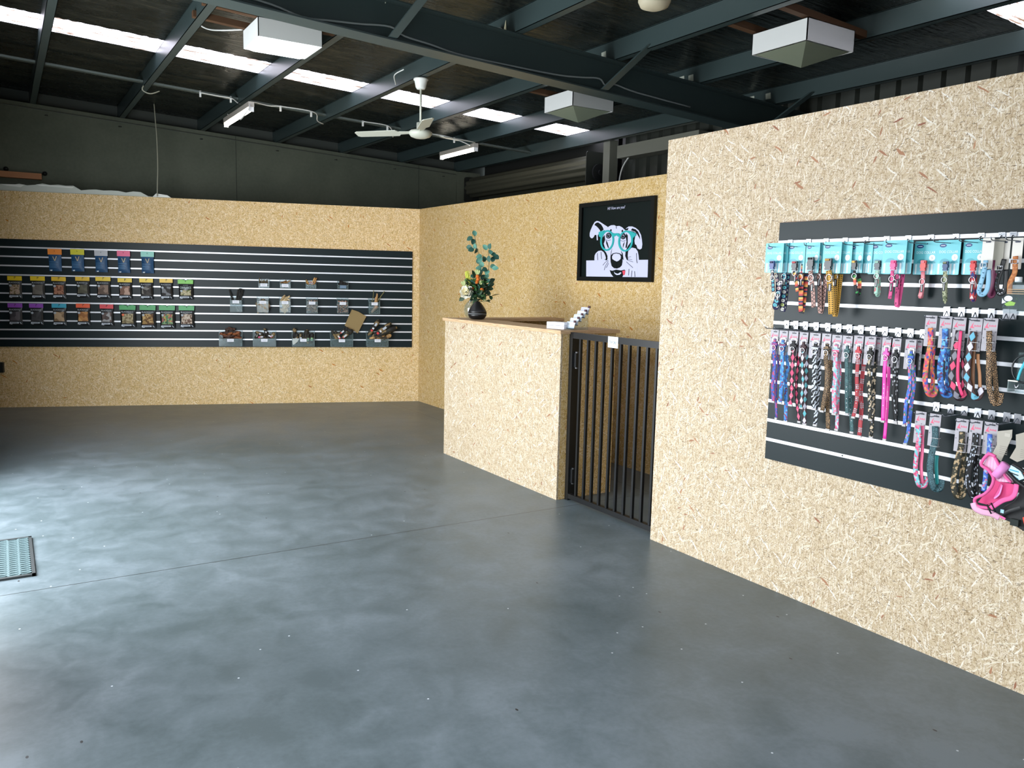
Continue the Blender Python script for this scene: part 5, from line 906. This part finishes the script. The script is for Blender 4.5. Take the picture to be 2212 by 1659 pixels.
b = MB(); b.tube(smooth([Vector((x, -.265, z)) for x, z in [(-1.462, .922), (-1.44, .905), (-1.422, .893), (-1.386, .874)]]), .007, BLKW, 10); b.tube(smooth([Vector((x, -.262, z)) for x, z in [(-1.449, .953), (-1.42, .942), (-1.385, .92)]]), .006, BLKW, 10); b.build('trim', t, True)
b = MB(); b.box(-1.44, -1.412, -.256, -.242, .728, .752, plain('1c2420', .3)); b.ribbon([(-1.478, -.25, .752), (-1.45, -.258, .775), (-1.41, -.256, .80)], .012, .003, BLKW); b.build('clip_buckle', t)
b = MB(); b.ribbon([(-1.478, -.252, .750), (-1.458, -.254, .745)], .008, .002, PINK); b.box(-1.476, -1.464, -.258, -.255, .765, .778, plain('a8d4ea', .4)); b.build('size_label', t)
t = Cthing('dog_harness', 'red dog harness just cut by the right edge of the view', 'dog harness')
b = MB(); b.prism([(-1.405, .93), (-1.395, .945), (-1.34, .93), (-1.35, .905), (-1.392, .912)], -.275, -.262, plain('e0432e', .5)); b.prism([(-1.393, .772), (-1.378, .776), (-1.34, .77), (-1.34, .735), (-1.382, .740)], -.275, -.262, plain('e0432e', .5)); b.build('webbing', t, bevel=.003)
b = MB(); b.prism([(-1.405, .90), (-1.38, .915), (-1.38, .90)], -.270, -.268, plain('d8d2c8', .6)); b.build('card', t)
hook(-1.43, 1.092, -.2, .01, 'chrome display hook holding the black and red harnesses', 'hooks, lower right group', drop=.02)
# bottle pack and blister pack at the right edge
t = Cthing('water_bottle', 'clear travel drinking bottle with white cap at the right edge', 'bottle')
b = MB(); b.prism([(-1.547, 1.494), (-1.547, 1.535), (-1.538, 1.56), (-1.534, 1.59), (-1.522, 1.605), (-1.515, 1.61), (-1.49, 1.61), (-1.46, 1.57), (-1.45, 1.494)], -.25, -.21, CLEAR); b.build('body', t, bevel=.006)
b = MB(); b.lathe([(.0115, 1.606), (.012, 1.609), (.012, 1.622), (.0105, 1.625)], plain('e9eef2', .4), 18, (-1.508, -.23, 0)); b.build('cap', t, True)
b = MB(); b.prism(ell(-1.526, 1.547, .0145, .010, 20), -.2525, -.2508, plain('dfe6ef', .5)); b.prism([(-1.547, 1.548), (-1.542, 1.54), (-1.532, 1.533), (-1.547, 1.528)], -.2520, -.2508, plain('dfe6ef', .5)); b.prism([(-1.538, 1.527), (-1.52, 1.538), (-1.5, 1.533), (-1.505, 1.522), (-1.53, 1.52)], -.2520, -.2506, plain('8bb84a', .5)); b.prism([(-1.502, 1.545), (-1.498, 1.551), (-1.494, 1.545)], -.252, -.2506, plain('2c4a30', .5)); b.build('printed_label', t)
b = MB()
for z in (1.578, 1.571, 1.563): b.box(-1.532, -1.475, -.2518, -.2506, z, z+.003, plain('a98f6f', .5))
b.build('lettering', t)
hook(-1.50, 1.793, -.21, .01, 'chrome display hook above the water bottle', 'hooks along the top row', plate='rail', drop=.05)
t = Cthing('lead_pack', 'clear blister pack with a coiled teal lead at the right edge', 'dog lead')
b = MB(); b.tube([Vector((-1.483+.043*math.cos(a), -.175, 1.292+.05*math.sin(a))) for a in [2*math.pi*k/28 for k in range(28)]], .0035, plain('101a1e', .3), 8, True); b.build('coil', t, True)
b = MB(); b.ribbon([(-1.500, -.182, 1.250), (-1.492, -.184, 1.285), (-1.478, -.182, 1.325)], .009, .003, plain('2fb3c4', .45)); b.build('strap', t, True)
b = MB(); b.box(-1.524, -1.45, -.20, -.15, 1.205, 1.208, CLEAR); b.box(-1.524, -1.521, -.20, -.15, 1.205, 1.248, RIM); b.box(-1.524, -1.490, -.201, -.198, 1.2445, 1.249, plain('e8e6d8', .5)); b.box(-1.52, -1.45, -.15, -.147, 1.2, 1.35, CLEAR); b.build('acrylic_tray', t)
b = MB(); b.tube([(-1.505, -.19, 1.232), (-1.497, -.19, 1.22), (-1.49, -.19, 1.235)], .0025, CHROME, 6); b.build('snap_clip', t, True)
hook(-1.47, 1.392, -.2, .01, 'chrome display hook above the coiled teal lead pack', 'hooks, upper right group', drop=.02)

# ================================================================ GOODS ON THE FAR SLATWALL
CLRN = {'f28c28': 'orange', 'd6d01e': 'lime yellow', 'b9bcc0': 'silver', 'e85a86': 'pink', '86cdbd': 'mint', 'eccb1e': 'yellow', 'e9bf22': 'yellow', '6cbf2a': 'bright green', '9a4fbe': 'purple', '36a8c4': 'sky blue', 'ee5a26': 'orange-red', 'dc2f3c': 'red', '1f9a48': 'green'}
NVY = plain('1a4a72', .45); BLKF = plain('141619', .3)
def content(cols, sc=95.): return P('palette', list(cols), 1., sc)
R1B = [('f28c28', ), ('d6d01e', ), ('b9bcc0', ), ('e85a86', ), ('86cdbd', )]
R2B = [('eccb1e', 'b39a84 b39a84 c2a892 7a6a3c'.split(), 'beige slab treats'), ('eccb1e', '7c766c 6f6a61'.split(), 'a flat grey slab'), ('e9bf22', '9a5f40 c08a68 7a4428 b87a58'.split(), 'reddish brown chunks'), ('e9bf22', '5c5a48 6b6854 45442f'.split(), 'dark olive strips'), ('eccb1e', '8a7060 a08674 6f5a4c'.split(), 'brown flat strips'), ('eccb1e', 'b08672 d0aa94 8a6450'.split(), 'pinkish chunks'), ('eccb1e', '4c4640 3b3632 8a8880'.split(), 'dark chews, seventh from the left'), ('e9bf22', '34302e 85888c 2a2826'.split(), 'near-black chews'), ('6cbf2a', 'a89a72 c0b48a 6e7a3c d0c8a0'.split(), 'chips under big green lettering')]
R3B = [('9a4fbe', '5a5458 4a464c 6c666a'.split(), 'dark strips, leftmost of the bottom row'), ('9a4fbe', '48484a 3e3e40'.split(), 'a flat charcoal slab'), ('36a8c4', 'a88a64 c4a57c 8a6e4c'.split(), 'tan folded strips'), ('ee5a26', 'c98a3e e0a85c a86a28'.split(), 'golden chunks'), ('dc2f3c', '5c4c48 6f5c58 b0b0b0'.split(), 'brown bark-like strips'), ('1f9a48', '9c8c64 b5a67e 7d6e48 c4b68c'.split(), 'small biscuits beside an orange sticker'), ('1f9a48', 'b08a44 8a5f26 d0ac68 6a4418'.split(), 'yellowish rings'), ('1f9a48', '4f8a58 8fb07a c9a24a 3c6a48 b05a5a'.split(), 'green mixed biscuits'), ('1f9a48', 'c0ac94 8a6c58 d8c8b4 6a4c3c'.split(), 'pale striped biscuits')]
def pillow(b, x, zt, w, h, y, th, m, n=8, waist=.04):
    vs = []; rnd = random.Random(int(x*1000))
    for side in (-1, 1):
        for i in range(n+1):
            for j in range(n+1):
                u, v = i/n, j/n; p = math.sin(math.pi*u)**.6*math.sin(math.pi*v)**.5; k = 1-waist*math.sin(math.pi*v)
                vs.append((x+(u-.5)*w*k+rnd.uniform(-.0006, .0006), y+side*(th*p*(1 if side < 0 else .4))+(rnd.uniform(-.0012, .0012) if 0 < u < 1 else 0), zt-v*h))
    N = (n+1)**2; fs = []
    for s in (0, 1):
        for i in range(n):
            for j in range(n):
                a = s*N+i*(n+1)+j; f = (a, a+1, a+n+2, a+n+1); fs.append(f if s == 0 else f[::-1])
    b.add(vs, fs, m)
def bag_hook(x, z, what):
    t = Athing('display_hook', 'short display hook holding the '+what, 'hook', 0, 0, 'short hooks behind the treat bags'); b = MB(); b.box(x-.012, x+.012, -.025, -.0225, z-.02, z+.01, WIRE); b.build('clip_plate', t)
    b = MB(); b.tube([(x, -.025, z-.014), (x, -.072, z-.014), (x, -.078, z-.006)], .0022, WIRE, 6); b.build('wire_arm', t)
for row, (bags, spec) in enumerate(zip(BAGS, (R1B, R2B, R3B))):
    for i, ((x, zt, w, h), sp) in enumerate(zip(bags, spec)):
        hc = sp[0]; y = -.055; HM = plain(hc, .4)
        if row == 0:
            ds = 'navy pouch of pet treats with %s top band' % CLRN[hc]; t = Athing('treat_pouch', ds, 'pet treats', 0, 0, 'navy treat pouches'); hh = h*.245; w = min(w, .138)
            b = MB(); b.box(x-w/2-.002, x+w/2+.002, y-.0045, y+.001, zt-hh, zt, HM); b.build('header_band', t)
            b = MB(); pillow(b, x, zt-hh+.006, w*.95, h-hh, y, .018, NVY, waist=.03); bd = b.build('pouch', t, True)
            b = MB(); yy_ = y-.021; b.prism([(x-.022, zt-hh-.022), (x-.014, zt-hh-.022), (x+.0, zt-hh-.058), (x+.002, zt-hh-.070), (x-.003, zt-hh-.070)], yy_, yy_+.004, plain('b5a883', .5)); b.prism([(x+.016, zt-hh-.018), (x+.023, zt-hh-.018), (x+.005, zt-hh-.070), (x-.001, zt-hh-.070)], yy_, yy_+.004, plain('d8c49a', .5)); b.build('emblem', bd)
            b = MB()
            for k, (ww, zz) in enumerate(((.8, .085), (.6, .105), (.7, .118), (.6, .131), (.65, .144))): b.box(x-w*.40, x-w*.40+w*.8*ww, yy_+.001, yy_+.004, zt-hh-zz, zt-hh-zz+.004, plain('4f86b0', .5))
            b.prism([(x-w*.38, zt-h+.02), (x-w*.2, zt-h+.022), (x-w*.22, zt-h+.010), (x-w*.32, zt-h+.008)], yy_+.002, yy_+.006, plain('dce6ee', .5)); b.build('lettering', bd)
            bag_hook(x, zt-.012, 'navy pouch with %s top band' % CLRN[hc])
        else:
            cols, txt = sp[1], sp[2]; green = hc in ('1f9a48', '6cbf2a')
            t = Athing('treat_bag', 'black treat bag with %s header and window onto %s' % (CLRN[hc], txt), 'pet treats', 0, 0, 'black treat bags in two rows'); hh = h*(.19 if not green else .22)
            b = MB(); n = 8
            if green: b.prism([(x-w/2-.001, zt-hh), (x-w/2-.001, zt-.008), (x-w*.3, zt-.002), (x, zt-.012), (x+w*.3, zt-.002), (x+w/2+.001, zt-.010), (x+w/2-.003, zt-hh)], y-.006, y+.0, HM); b.prism([(x-w*.28, zt-hh), (x, zt-.02), (x+w*.25, zt-hh)], y-.009, y-.005, HM)
            else: b.box(x-w/2, x+w/2, y-.005, y+.0, zt-hh, zt, HM)
            b.prism(ell(x+.004, zt-.010, .010, .004, 10), y-.0095, y-.004, plain('3a2c14' if not green else '0e3a18', .5)); b.build('header_band', t)
            b = MB(); pillow(b, x+.002, zt-hh+.004, w*.93, h-hh, y, .019, BLKF, waist=.05 if not green else .01); bd = b.build('bag', t, True)
            b = MB(); z1 = zt-hh-.045*(1 if not (row == 1 and i == 8) else 1.6); z2 = zt-h+.052; ww = w*.36; yw = y-.0165
            vs = []; N = 6
            for a in range(N+1):
                for c in range(N+1):
                    u, v = a/N, c/N; vs.append((x+(u-.5)*2*ww*(1-.08*math.sin(math.pi*v)), y-.0175-.0045*math.sin(math.pi*u)*math.sin(math.pi*v), z1+(z2-z1)*v))
            b.add(vs, [(a*(N+1)+c, a*(N+1)+c+1, (a+1)*(N+1)+c+1, (a+1)*(N+1)+c) for a in range(N) for c in range(N)], content(cols, 62. if len(cols) > 3 else 24.), [[(vs[q][0], vs[q][2]) for q in (a*(N+1)+c, a*(N+1)+c+1, (a+1)*(N+1)+c+1, (a+1)*(N+1)+c)] for a in range(N) for c in range(N)]); b.build('window', bd, True)
            b = MB(); yt = y-.0215
            if row == 1 and i == 8: put_text(b, 'CANNABICS', x-w*.36, yt, zt-hh-.058, w*.72, .026, plain('c9dcd8', .5)); put_text(b, 'natural', x-w*.15, yt, zt-hh-.022, w*.3, .009, plain('aab8b4', .5))
            else: put_text(b, 'BLACKDOG', x-w*.36, yt, zt-hh-.031, w*.72, .017, plain('c4cdd2', .5))
            b.build('lettering', bd)
            b = MB(); b.prism(ell(x-w*.27, z1-.012, .013, .013, 16), y-.0245, y-.019, plain('a9b4bc' if not (row == 2 and i == 5) else 'ef6a38', .5)); b.build('round_sticker', bd)
            b = MB(); b.prism([(x-w*.40, zt-h+.018), (x-w*.37, zt-h+.040), (x+w*.22, zt-h+.038), (x+w*.22, zt-h+.022), (x-w*.2, zt-h+.02), (x-w*.24, zt-h+.012)], y-.0215, y-.012, plain('c3ccd6', .5)); b.prism([(x+w*.28, zt-h+.036), (x+w*.33, zt-h+.038), (x+w*.42, zt-h+.018), (x+w*.38, zt-h+.016)], y-.0205, y-.008, plain('aeb8c2', .5)); lb_ = b.build('bottom_label', bd)
            b = MB(); b.box(x-w*.32, x+w*.14, y-.0224, y-.0212, zt-h+.027, zt-h+.033, plain('4a525a', .5)); b.build('lettering', lb_)
            bag_hook(x, zt-.012, 'bag of '+txt)
# clear acrylic bins
def acrylic_bin(x, zt, w, h, zb, label, divider=False, sticker=True, sc='e3e6ee'):
    t = Athing('acrylic_bin', label, 'display bin', 0, 0, 'clear acrylic bins'); x0, x1 = x-w/2, x+w/2; z0 = zt-h; yf, yk = -.118, -.026; b = MB(); e = .0025; tp = .006
    b.box(x0+tp, x1-tp, yf, yf+e, z0, zt, CLEAR); b.box(x0+tp, x1-tp, yf, yk, z0, z0+e, CLEAR); b.box(x0, x1, yk-e, yk, z0, zb, CLEAR)
    for xa, s in ((x0, 1), (x1, -1)):
        o_ = s*tp
        b.hexa([(xa+o_, yf, z0), (xa+o_+s*e, yf, z0), (xa+s*e, yk, z0), (xa, yk, z0), (xa+o_, yf, zt), (xa+o_+s*e, yf, zt), (xa+s*e, yk, zb), (xa, yk, zb)], CLEAR)
    if divider: b.box(x-.002, x+.002, yf, yk, z0, zt+.03, CLEAR)
    b.build('tray', t)
    b = MB(); r = .0017; b.tube([(x0+tp, yf, z0), (x0+tp, yf, zt), (x0, yk, zb)], r, RIM, 5); b.tube([(x1-tp, yf, z0), (x1-tp, yf, zt), (x1, yk, zb)], r, RIM, 5); b.tube([(x0+tp, yf, zt), (x1-tp, yf, zt)], r, RIM, 5); b.tube([(x0+tp, yf, z0), (x1-tp, yf, z0)], r, RIM, 5)
    b.box(x0+tp, x1-tp, yf-.0006, yf, zt-.038, zt-.002, CLEAR) if h > .06 else None; b.build('rim', t)
    if sticker:
        b = MB(); b.box(x-.038, x+.038, yf-.0022, yf-.0012, zt-.036, zt-.001, plain(sc, .5)); st = b.build('price_label', t)
        b = MB(); b.box(x-.028, x+.026, yf-.0028, yf-.0021, zt-.015, zt-.0125, plain('8a90a0', .5)); b.box(x-.02, x+.02, yf-.0028, yf-.0021, zt-.024, zt-.022, plain('8a90a0', .5)); b.build('lettering', st)
    return t
def Aobj(b, name, label, cat, group=None, kind=None, sm=True):
    o = b.build(name, None, sm); o.location = A_ORG; o.rotation_euler = (0, 0, YA); return tag(o, label, cat, group, kind)
rb = random.Random(5)
def chew(x0, z0, x1, z1, r, m, label, group, y=-.07, lump=.25, name='chew_stick', r2=None):
    b = MB(); n = 7; pts = []
    for k in range(n+1):
        f = k/n; pts.append(Vector((x0+(x1-x0)*f+rb.uniform(-.003, .003), y+rb.uniform(-.003, .003), z0+(z1-z0)*f)))
    b.tube(pts, r, m, 8, r2=r2 or r)
    b.v = [(vx+rb.uniform(-lump, lump)*r, vy+rb.uniform(-lump, lump)*r, vz+rb.uniform(-lump, lump)*r) for vx, vy, vz in b.v]
    return Aobj(b, name, label, 'pet chew', group)
T, M_, B_ = BINS
TL_ = ['shallow clear bin of dark twiggy chews, leftmost in the upper bin row', 'shallow clear bin of flat brown chews, second in the upper bin row', 'shallow clear bin of tan rolls, third in the upper bin row', 'shallow clear bin of black chews, rightmost in the upper bin row']
for i, (x, z, w, h) in enumerate(T): acrylic_bin(x, z, w, h, z+.052, TL_[i], sticker=i in (0, 1, 3), sc='e3e6ee' if i < 3 else '5f7a92')
for k in range(11): x = T[0][0]-.05+.01*k; chew(x, T[0][1]-.03, x+rb.uniform(-.02, .012), T[0][1]+rb.uniform(.025, .05)+(.02 if k == 0 else 0), .0045, plain(('6a5426', '4a3a1c', '3a2d18')[k % 3], .7), 'thin brown twig-like chew in the leftmost shallow bin', 'twig chews in the leftmost shallow bin', -.06-.004*(k % 4))
for k in range(8): x = T[1][0]-.04+.011*k; chew(x-.02, T[1][1]+.01+.005*(k % 3), x+.02, T[1][1]+.018+.008*(k % 4), .006, plain(('7a5428', '9a7038', '543a1c')[k % 3], .7), 'flat brown chew in the second shallow bin', 'brown chews in the second shallow bin', -.06-.005*(k % 5))
x, z = T[2][0], T[2][1]
for k, (xa, za, xb_, zb_, c) in enumerate(((-.05, .01, -.055, .055, 'a0783c'), (-.03, .0, -.045, .045, 'b5894a'), (.01, .0, .045, .085, 'c99a5a'), (.035, .005, .065, .082, 'b9864a'), (-.02, .01, .0, .035, '9a5a3a'))): chew(x+xa, z+za, x+xb_, z+zb_, .0085, plain(c, .7), 'tan rolled chew in the third shallow bin', 'tan rolls in the third shallow bin', -.075)
for dx in (-.012, .014):
    b = MB(); b.lathe([(.012, 0), (.012, .004)], plain('d8c8cc', .5), 14); b.lathe([(.005, .004), (.005, .0045)], plain('6a5a58', .5), 10); b.v = [(vx+x+dx, -.10-vz, vy+z+.018) for vx, vy, vz in b.v]; Aobj(b, 'round_biscuit', 'small round pale biscuit among the tan rolls, %s one' % ('left' if dx < 0 else 'right'), 'pet treats', 'round biscuits in the third shallow bin')
x, z = T[3][0], T[3][1]
for k in range(7): chew(x-.045+.014*k, z-.01, x-.05+.015*k+rb.uniform(-.01, .01), z+rb.uniform(.02, .07), .011, plain('15110f', .7), 'black lumpy chew in the rightmost shallow bin', 'black chews in the rightmost shallow bin', -.07, .35)
ML = ['deep clear bin of long black sticks, leftmost in the middle bin row', 'deep clear bin of folded hide, second in the middle bin row', 'deep clear bin full of beige bone chews', 'deep clear bin of small brown sausages', 'deep clear bin of small reddish nuggets', 'deep clear bin with reeds and a wrapped chew, rightmost in the middle bin row']
for i, (x, z, w, h) in enumerate(M_): acrylic_bin(x, z, w, h, z+.045, ML[i])
x, z = M_[0][0], M_[0][1]
for k, (xa, xb_, zt) in enumerate(((-.025, -.085, .125), (-.035, -.075, .10), (.0, .03, .13), (.01, .045, .14), (.022, .06, .14), (.03, .078, .135), (.04, .09, .12), (.012, .055, .12))): chew(x+xa, z-.03, x+xb_*.9, z+zt, .007, plain('1b1a17' if k % 2 else '25241d', .7), 'long black stick chew standing in the leftmost deep bin', 'black stick chews in the leftmost deep bin', -.06-.006*(k % 3))
b = MB(); b.tube([(x-.015, -.11, z-.045), (x+.025, -.11, z-.13)], .0025, plain('b9c0bc', .5), 6); Aobj(b, 'paper_straw', 'pale thin stick lying inside the leftmost deep bin', 'pet chew')
def heap(i, cols, label, top, n=130, r=.007, L=.018):
    x, z, w, h = M_[i]; b = MB(); m = [plain(c, .7) for c in cols]
    for k in range(n):
        cx, cz, cy = x+rb.uniform(-w*.44, w*.44), z-h+.008+rb.random()*(h+top-.01), rb.uniform(-.108, -.04); a = rb.uniform(0, math.pi); q = rb.uniform(-.4, .4)
        d = Vector((math.cos(a), q, math.sin(a)))*L*.5; P_ = Vector((max(x-w*.43, min(x+w*.43, cx)), cy, cz)); b.tube([P_-d, P_-d*.3, P_+d*.3, P_+d], r*.8, m[k % len(m)], 6, r2=r)
    Aobj(b, 'treat_heap', label, 'pet treats', None, 'stuff')
heap(1, ('7d7058', 'a28a68', '5f5a48', '8c7a60'), 'overlapping tan and grey hide pieces filling the second deep bin', .0, 80, .014, .05)
heap(3, ('7a5a48', '9a7a66', '5f4436', 'c0a48c'), 'small brown sausage treats filling the fourth deep bin', .01)
heap(4, ('9a5a44', 'b8806a', '6f3c2c', 'd8b49a'), 'small reddish nugget treats filling the fifth deep bin', .01, 150, .007, .014)
x, z = M_[2][0], M_[2][1]
for k in range(30):
    a = rb.uniform(-1.2, 1.2); cx = x+rb.uniform(-.038, .038); cz = z-.128+.0062*k; dx, dz = .026*math.cos(a), .026*math.sin(a); chew(cx-dx, max(cz-dz, z-.13), cx+dx, cz+dz, .009, plain(('d8c49c', 'c4ad82', 'b39a70')[k % 3], .75), 'beige bone-shaped chew in the third deep bin', 'beige chews in the third deep bin', -.075-.028*rb.random(), .3, 'bone_chew')
x, z = M_[5][0], M_[5][1]
chew(x-.03, z-.02, x-.005, z+.145, .0045, plain('6f6a3c', .7), 'thin green reed chew on the left of the rightmost deep bin', None, -.07, .2, 'reed_chew'); chew(x+.03, z+.0, x+.125, z+.14, .0045, plain('7a7546', .7), 'thin green reed chew leaning right out of the rightmost deep bin', None, -.07, .2, 'reed_chew')
chew(x+.012, z-.02, x+.035, z+.11, .026, plain('b08a5a', .6), 'wrapped brown chew standing in the rightmost deep bin', None, -.08, .15, 'wrapped_chew', .006); chew(x-.035, z-.13, x+.025, z-.045, .010, plain('a98f78', .7), 'pale cone-shaped chew lying inside the rightmost deep bin', None, -.095, .1, 'cone_chew', .03)
BL_ = ['wide clear bin of dried brown meat, leftmost in the bottom bin row', 'wide clear bin of dark packets with pink stickers, second in the bottom bin row', 'wide divided clear bin of upright dark packets in the middle of the bottom bin row', 'wide clear bin under the brown paper bag', 'wide clear bin of long marrow bones, rightmost in the bottom bin row']
for i, (x, z, w, h) in enumerate(B_): acrylic_bin(x, z, w, h, z+.092, BL_[i], divider=i == 2)
x, z = B_[0][0], B_[0][1]
for k in range(20):
    a = rb.uniform(-.6, .6); cx = x+rb.uniform(-.08, .08); cz = z-.01+.0065*k; L_ = .045
    if abs(cx-x) > .05 and cz > z+.085: cz -= .04
    chew(cx-L_*math.cos(a), cz-L_*math.sin(a)*.5, cx+L_*math.cos(a), cz+L_*math.sin(a)*.5, .016, plain(('3a2418', '54301c', '2a1c14', '7a4424', '432a1c', '8f5228')[k % 6], .6), 'dried brown meat strip in the wide leftmost bin', 'dried meat strips in the wide leftmost bin', -.07-.03*rb.random(), .4, 'meat_strip')
def packet(x, z, L_, r, ang, label, group, stick=None, y=-.085, tan=False):
    d = Vector((math.cos(ang), 0, math.sin(ang))); c = Vector((x, y, z)); b = MB(); n = 9; prof = [.35, .8, 1., .85, .8, .85, .95, 1.05, .9, .4]
    P_ = [c+d*L_*(k/n-.5) for k in range(n+1)]; s = 10; vs = []; a_ = Vector((-d.z, 0, d.x)); e_ = Vector((0, 1, 0))
    for k, p in enumerate(P_): vs += [p+(a_*math.cos(2*math.pi*q/s)+e_*.7*math.sin(2*math.pi*q/s))*r*prof[k]*(1+rb.uniform(-.12, .12)) for q in range(s)]
    m = P('camo', ['1b1a17', '2c2a22', '8a7348'], 1., 3.) if not tan else P('camo', ['3a3020', '9a7440', 'c49a5a'], 1., 3.)
    b.add(vs, [(k*s+q, k*s+(q+1) % s, (k+1)*s+(q+1) % s, (k+1)*s+q) for k in range(n) for q in range(s)]+[tuple(range(s))[::-1], tuple(n*s+q for q in range(s))], m)
    o = Aobj(b, 'bone_packet', label, 'pet chew', group)
    for j, (f, c1, ln) in enumerate(stick or []):
        b = MB(); p = c+d*L_*f; hw = r*.42; q0, q1 = p-d*ln/2, p+d*ln/2; yy_ = y-r*.78
        b.prism([(q0.x-a_.x*hw, q0.z-a_.z*hw), (q1.x-a_.x*hw, q1.z-a_.z*hw), (q1.x+a_.x*hw, q1.z+a_.z*hw), (q0.x+a_.x*hw, q0.z+a_.z*hw)], yy_, yy_+.004, plain(c1, .5)); b.build('sticker', o)
    return o
x, z = B_[1][0], B_[1][1]
for k, (dx, dz, L_, r, a, st) in enumerate(((-.085, .035, .09, .02, 1.1, [(0, '6f6a60', .03)]), (-.06, .06, .10, .02, -.4, [(.1, 'b9bcc2', .02)]), (-.03, .02, .10, .018, .1, [(-.3, 'e04a86', .02), (0, 'd0d4de', .03)]), (.015, .085, .08, .018, -1.1, [(.1, 'd8dade', .018)]), (.045, .04, .10, .018, -.5, [(.2, 'd0d4de', .035), (.38, 'e04a86', .015)]), (.09, .035, .09, .022, .8, [(0, 'aab0b4', .02)]), (.0, .045, .1, .02, .2, None), (.06, .015, .10, .02, .1, None))):
    packet(x+dx, z+dz, L_, r, a, ['dark shrink-wrapped bone packet at the left of the second wide bin', 'dark shrink-wrapped bone packet with a grey sticker, upper left in the second wide bin', 'dark bone packet with pink and white sticker, front of the second wide bin', 'dark bone packet topmost in the middle of the second wide bin', 'dark bone packet with white and pink stickers slanting right in the second wide bin', 'dark bone packet at the right end of the second wide bin', 'dark bone packet lying in the middle of the second wide bin', 'dark bone packet low on the right of the second wide bin'][k], 'bone packets in the second wide bin', st, -.085+.004*k)
x, z = B_[2][0], B_[2][1]
for k, (dx, zt, r, c) in enumerate(((-.105, .12, .022, None), (-.085, .055, .024, 'c3cbd6'), (-.03, .065, .024, 'c3cbd6'), (.035, .10, .028, None), (.055, .055, .02, 'a8d4a0'), (.10, .06, .024, 'a0dc96'))):
    packet(x+dx, z+zt-.055, .13, r, 1.5, 'dark upright bone packet '+['tallest at the left end of the divided bin', 'with white sticker, left of its neighbour in the divided bin', 'with white sticker, just left of the divider', 'just right of the divider, tall', 'with small green sticker in the divided bin', 'with green sticker at the right end of the divided bin'][k], 'upright packets in the divided bin', [(-.08, c, .035)] if c else None, -.075 if zt > .09 else -.092)
b = MB(); b.prism([(x-.13, z-.02), (x-.125, z+.003), (x-.05, z+.003), (x-.065, z-.032), (x-.115, z-.075), (x-.125, z-.07)], -.1215, -.1205, plain('b9c0bc', .6)); Aobj(b, 'paper_flyer', 'folded pale paper in the front of the divided bin', 'paper', sm=False)
x, z = B_[3][0], B_[3][1]
for k, (dx, dz, L_, r, a, st) in enumerate(((-.085, .04, .15, .02, 2.1, None), (-.045, .04, .14, .022, 2.2, [(-.1, 'd8d4da', .03), (-.25, 'd83a4a', .012)]), (.0, .085, .13, .022, .6, [(-.1, 'c4483c', .014), (.1, 'c6ccd4', .035)]), (.035, .035, .15, .022, .7, [(-.15, 'c4363c', .012), (.05, 'c6ccd4', .045)]), (.085, .11, .11, .03, -.5, None))):
    packet(x+dx, z+dz, L_, r, a, 'dark bone packet '+['leaning at the left end of the bin under the paper bag', 'with red and white sticker leaning left under the paper bag', 'with white tag in front of the paper bag corner', 'with white sticker slanting right, low in the bin under the paper bag', 'lying across the lower edge of the paper bag'][k], 'bone packets under the paper bag', st, -.085-.003*k)
b = MB(); b.prism([(3.878, 1.169), (3.96, 1.142), (4.055, 1.085), (3.95, .874), (3.79, .969)][::-1], -.058, -.046, plain('8f7a50', .8)); Aobj(b, 'paper_bag', 'plain brown paper bag standing tilted behind bone packets', 'paper bag', sm=False)
x, z = B_[4][0], B_[4][1]
for k, (x0, z0, x1, z1, r, tan, st, ds) in enumerate(((-.115, .045, .02, .24, .028, False, [(-.18, 'd8393a', .02), (-.05, 'd5d8de', .02), (.2, 'b9c2cc', .04)], 'long dark marrow bone packet with stickers, upper left of the rightmost wide bin'), (-.07, .02, .17, .20, .032, False, [(-.2, 'd8393a', .025), (-.06, 'd5d8de', .02), (.15, 'b9c2cc', .05)], 'long dark marrow bone packet with a red sticker across the rightmost wide bin'), (-.02, .03, .24, .15, .036, False, None, 'dark marrow bone packet sticking out to the right of the rightmost wide bin'), (.05, -.01, .17, .055, .026, True, None, 'tan knuckle end of bone at the right of the rightmost wide bin'), (-.1, .01, .1, .03, .022, True, None, 'tan marrow bone lying low in the rightmost wide bin'))):
    packet(x+(x0+x1)/2, z+(z0+z1)/2, math.hypot(x1-x0, z1-z0), r, math.atan2(z1-z0, x1-x0), ds, 'marrow bones in the rightmost wide bin', st, -.09-.004*k, tan)
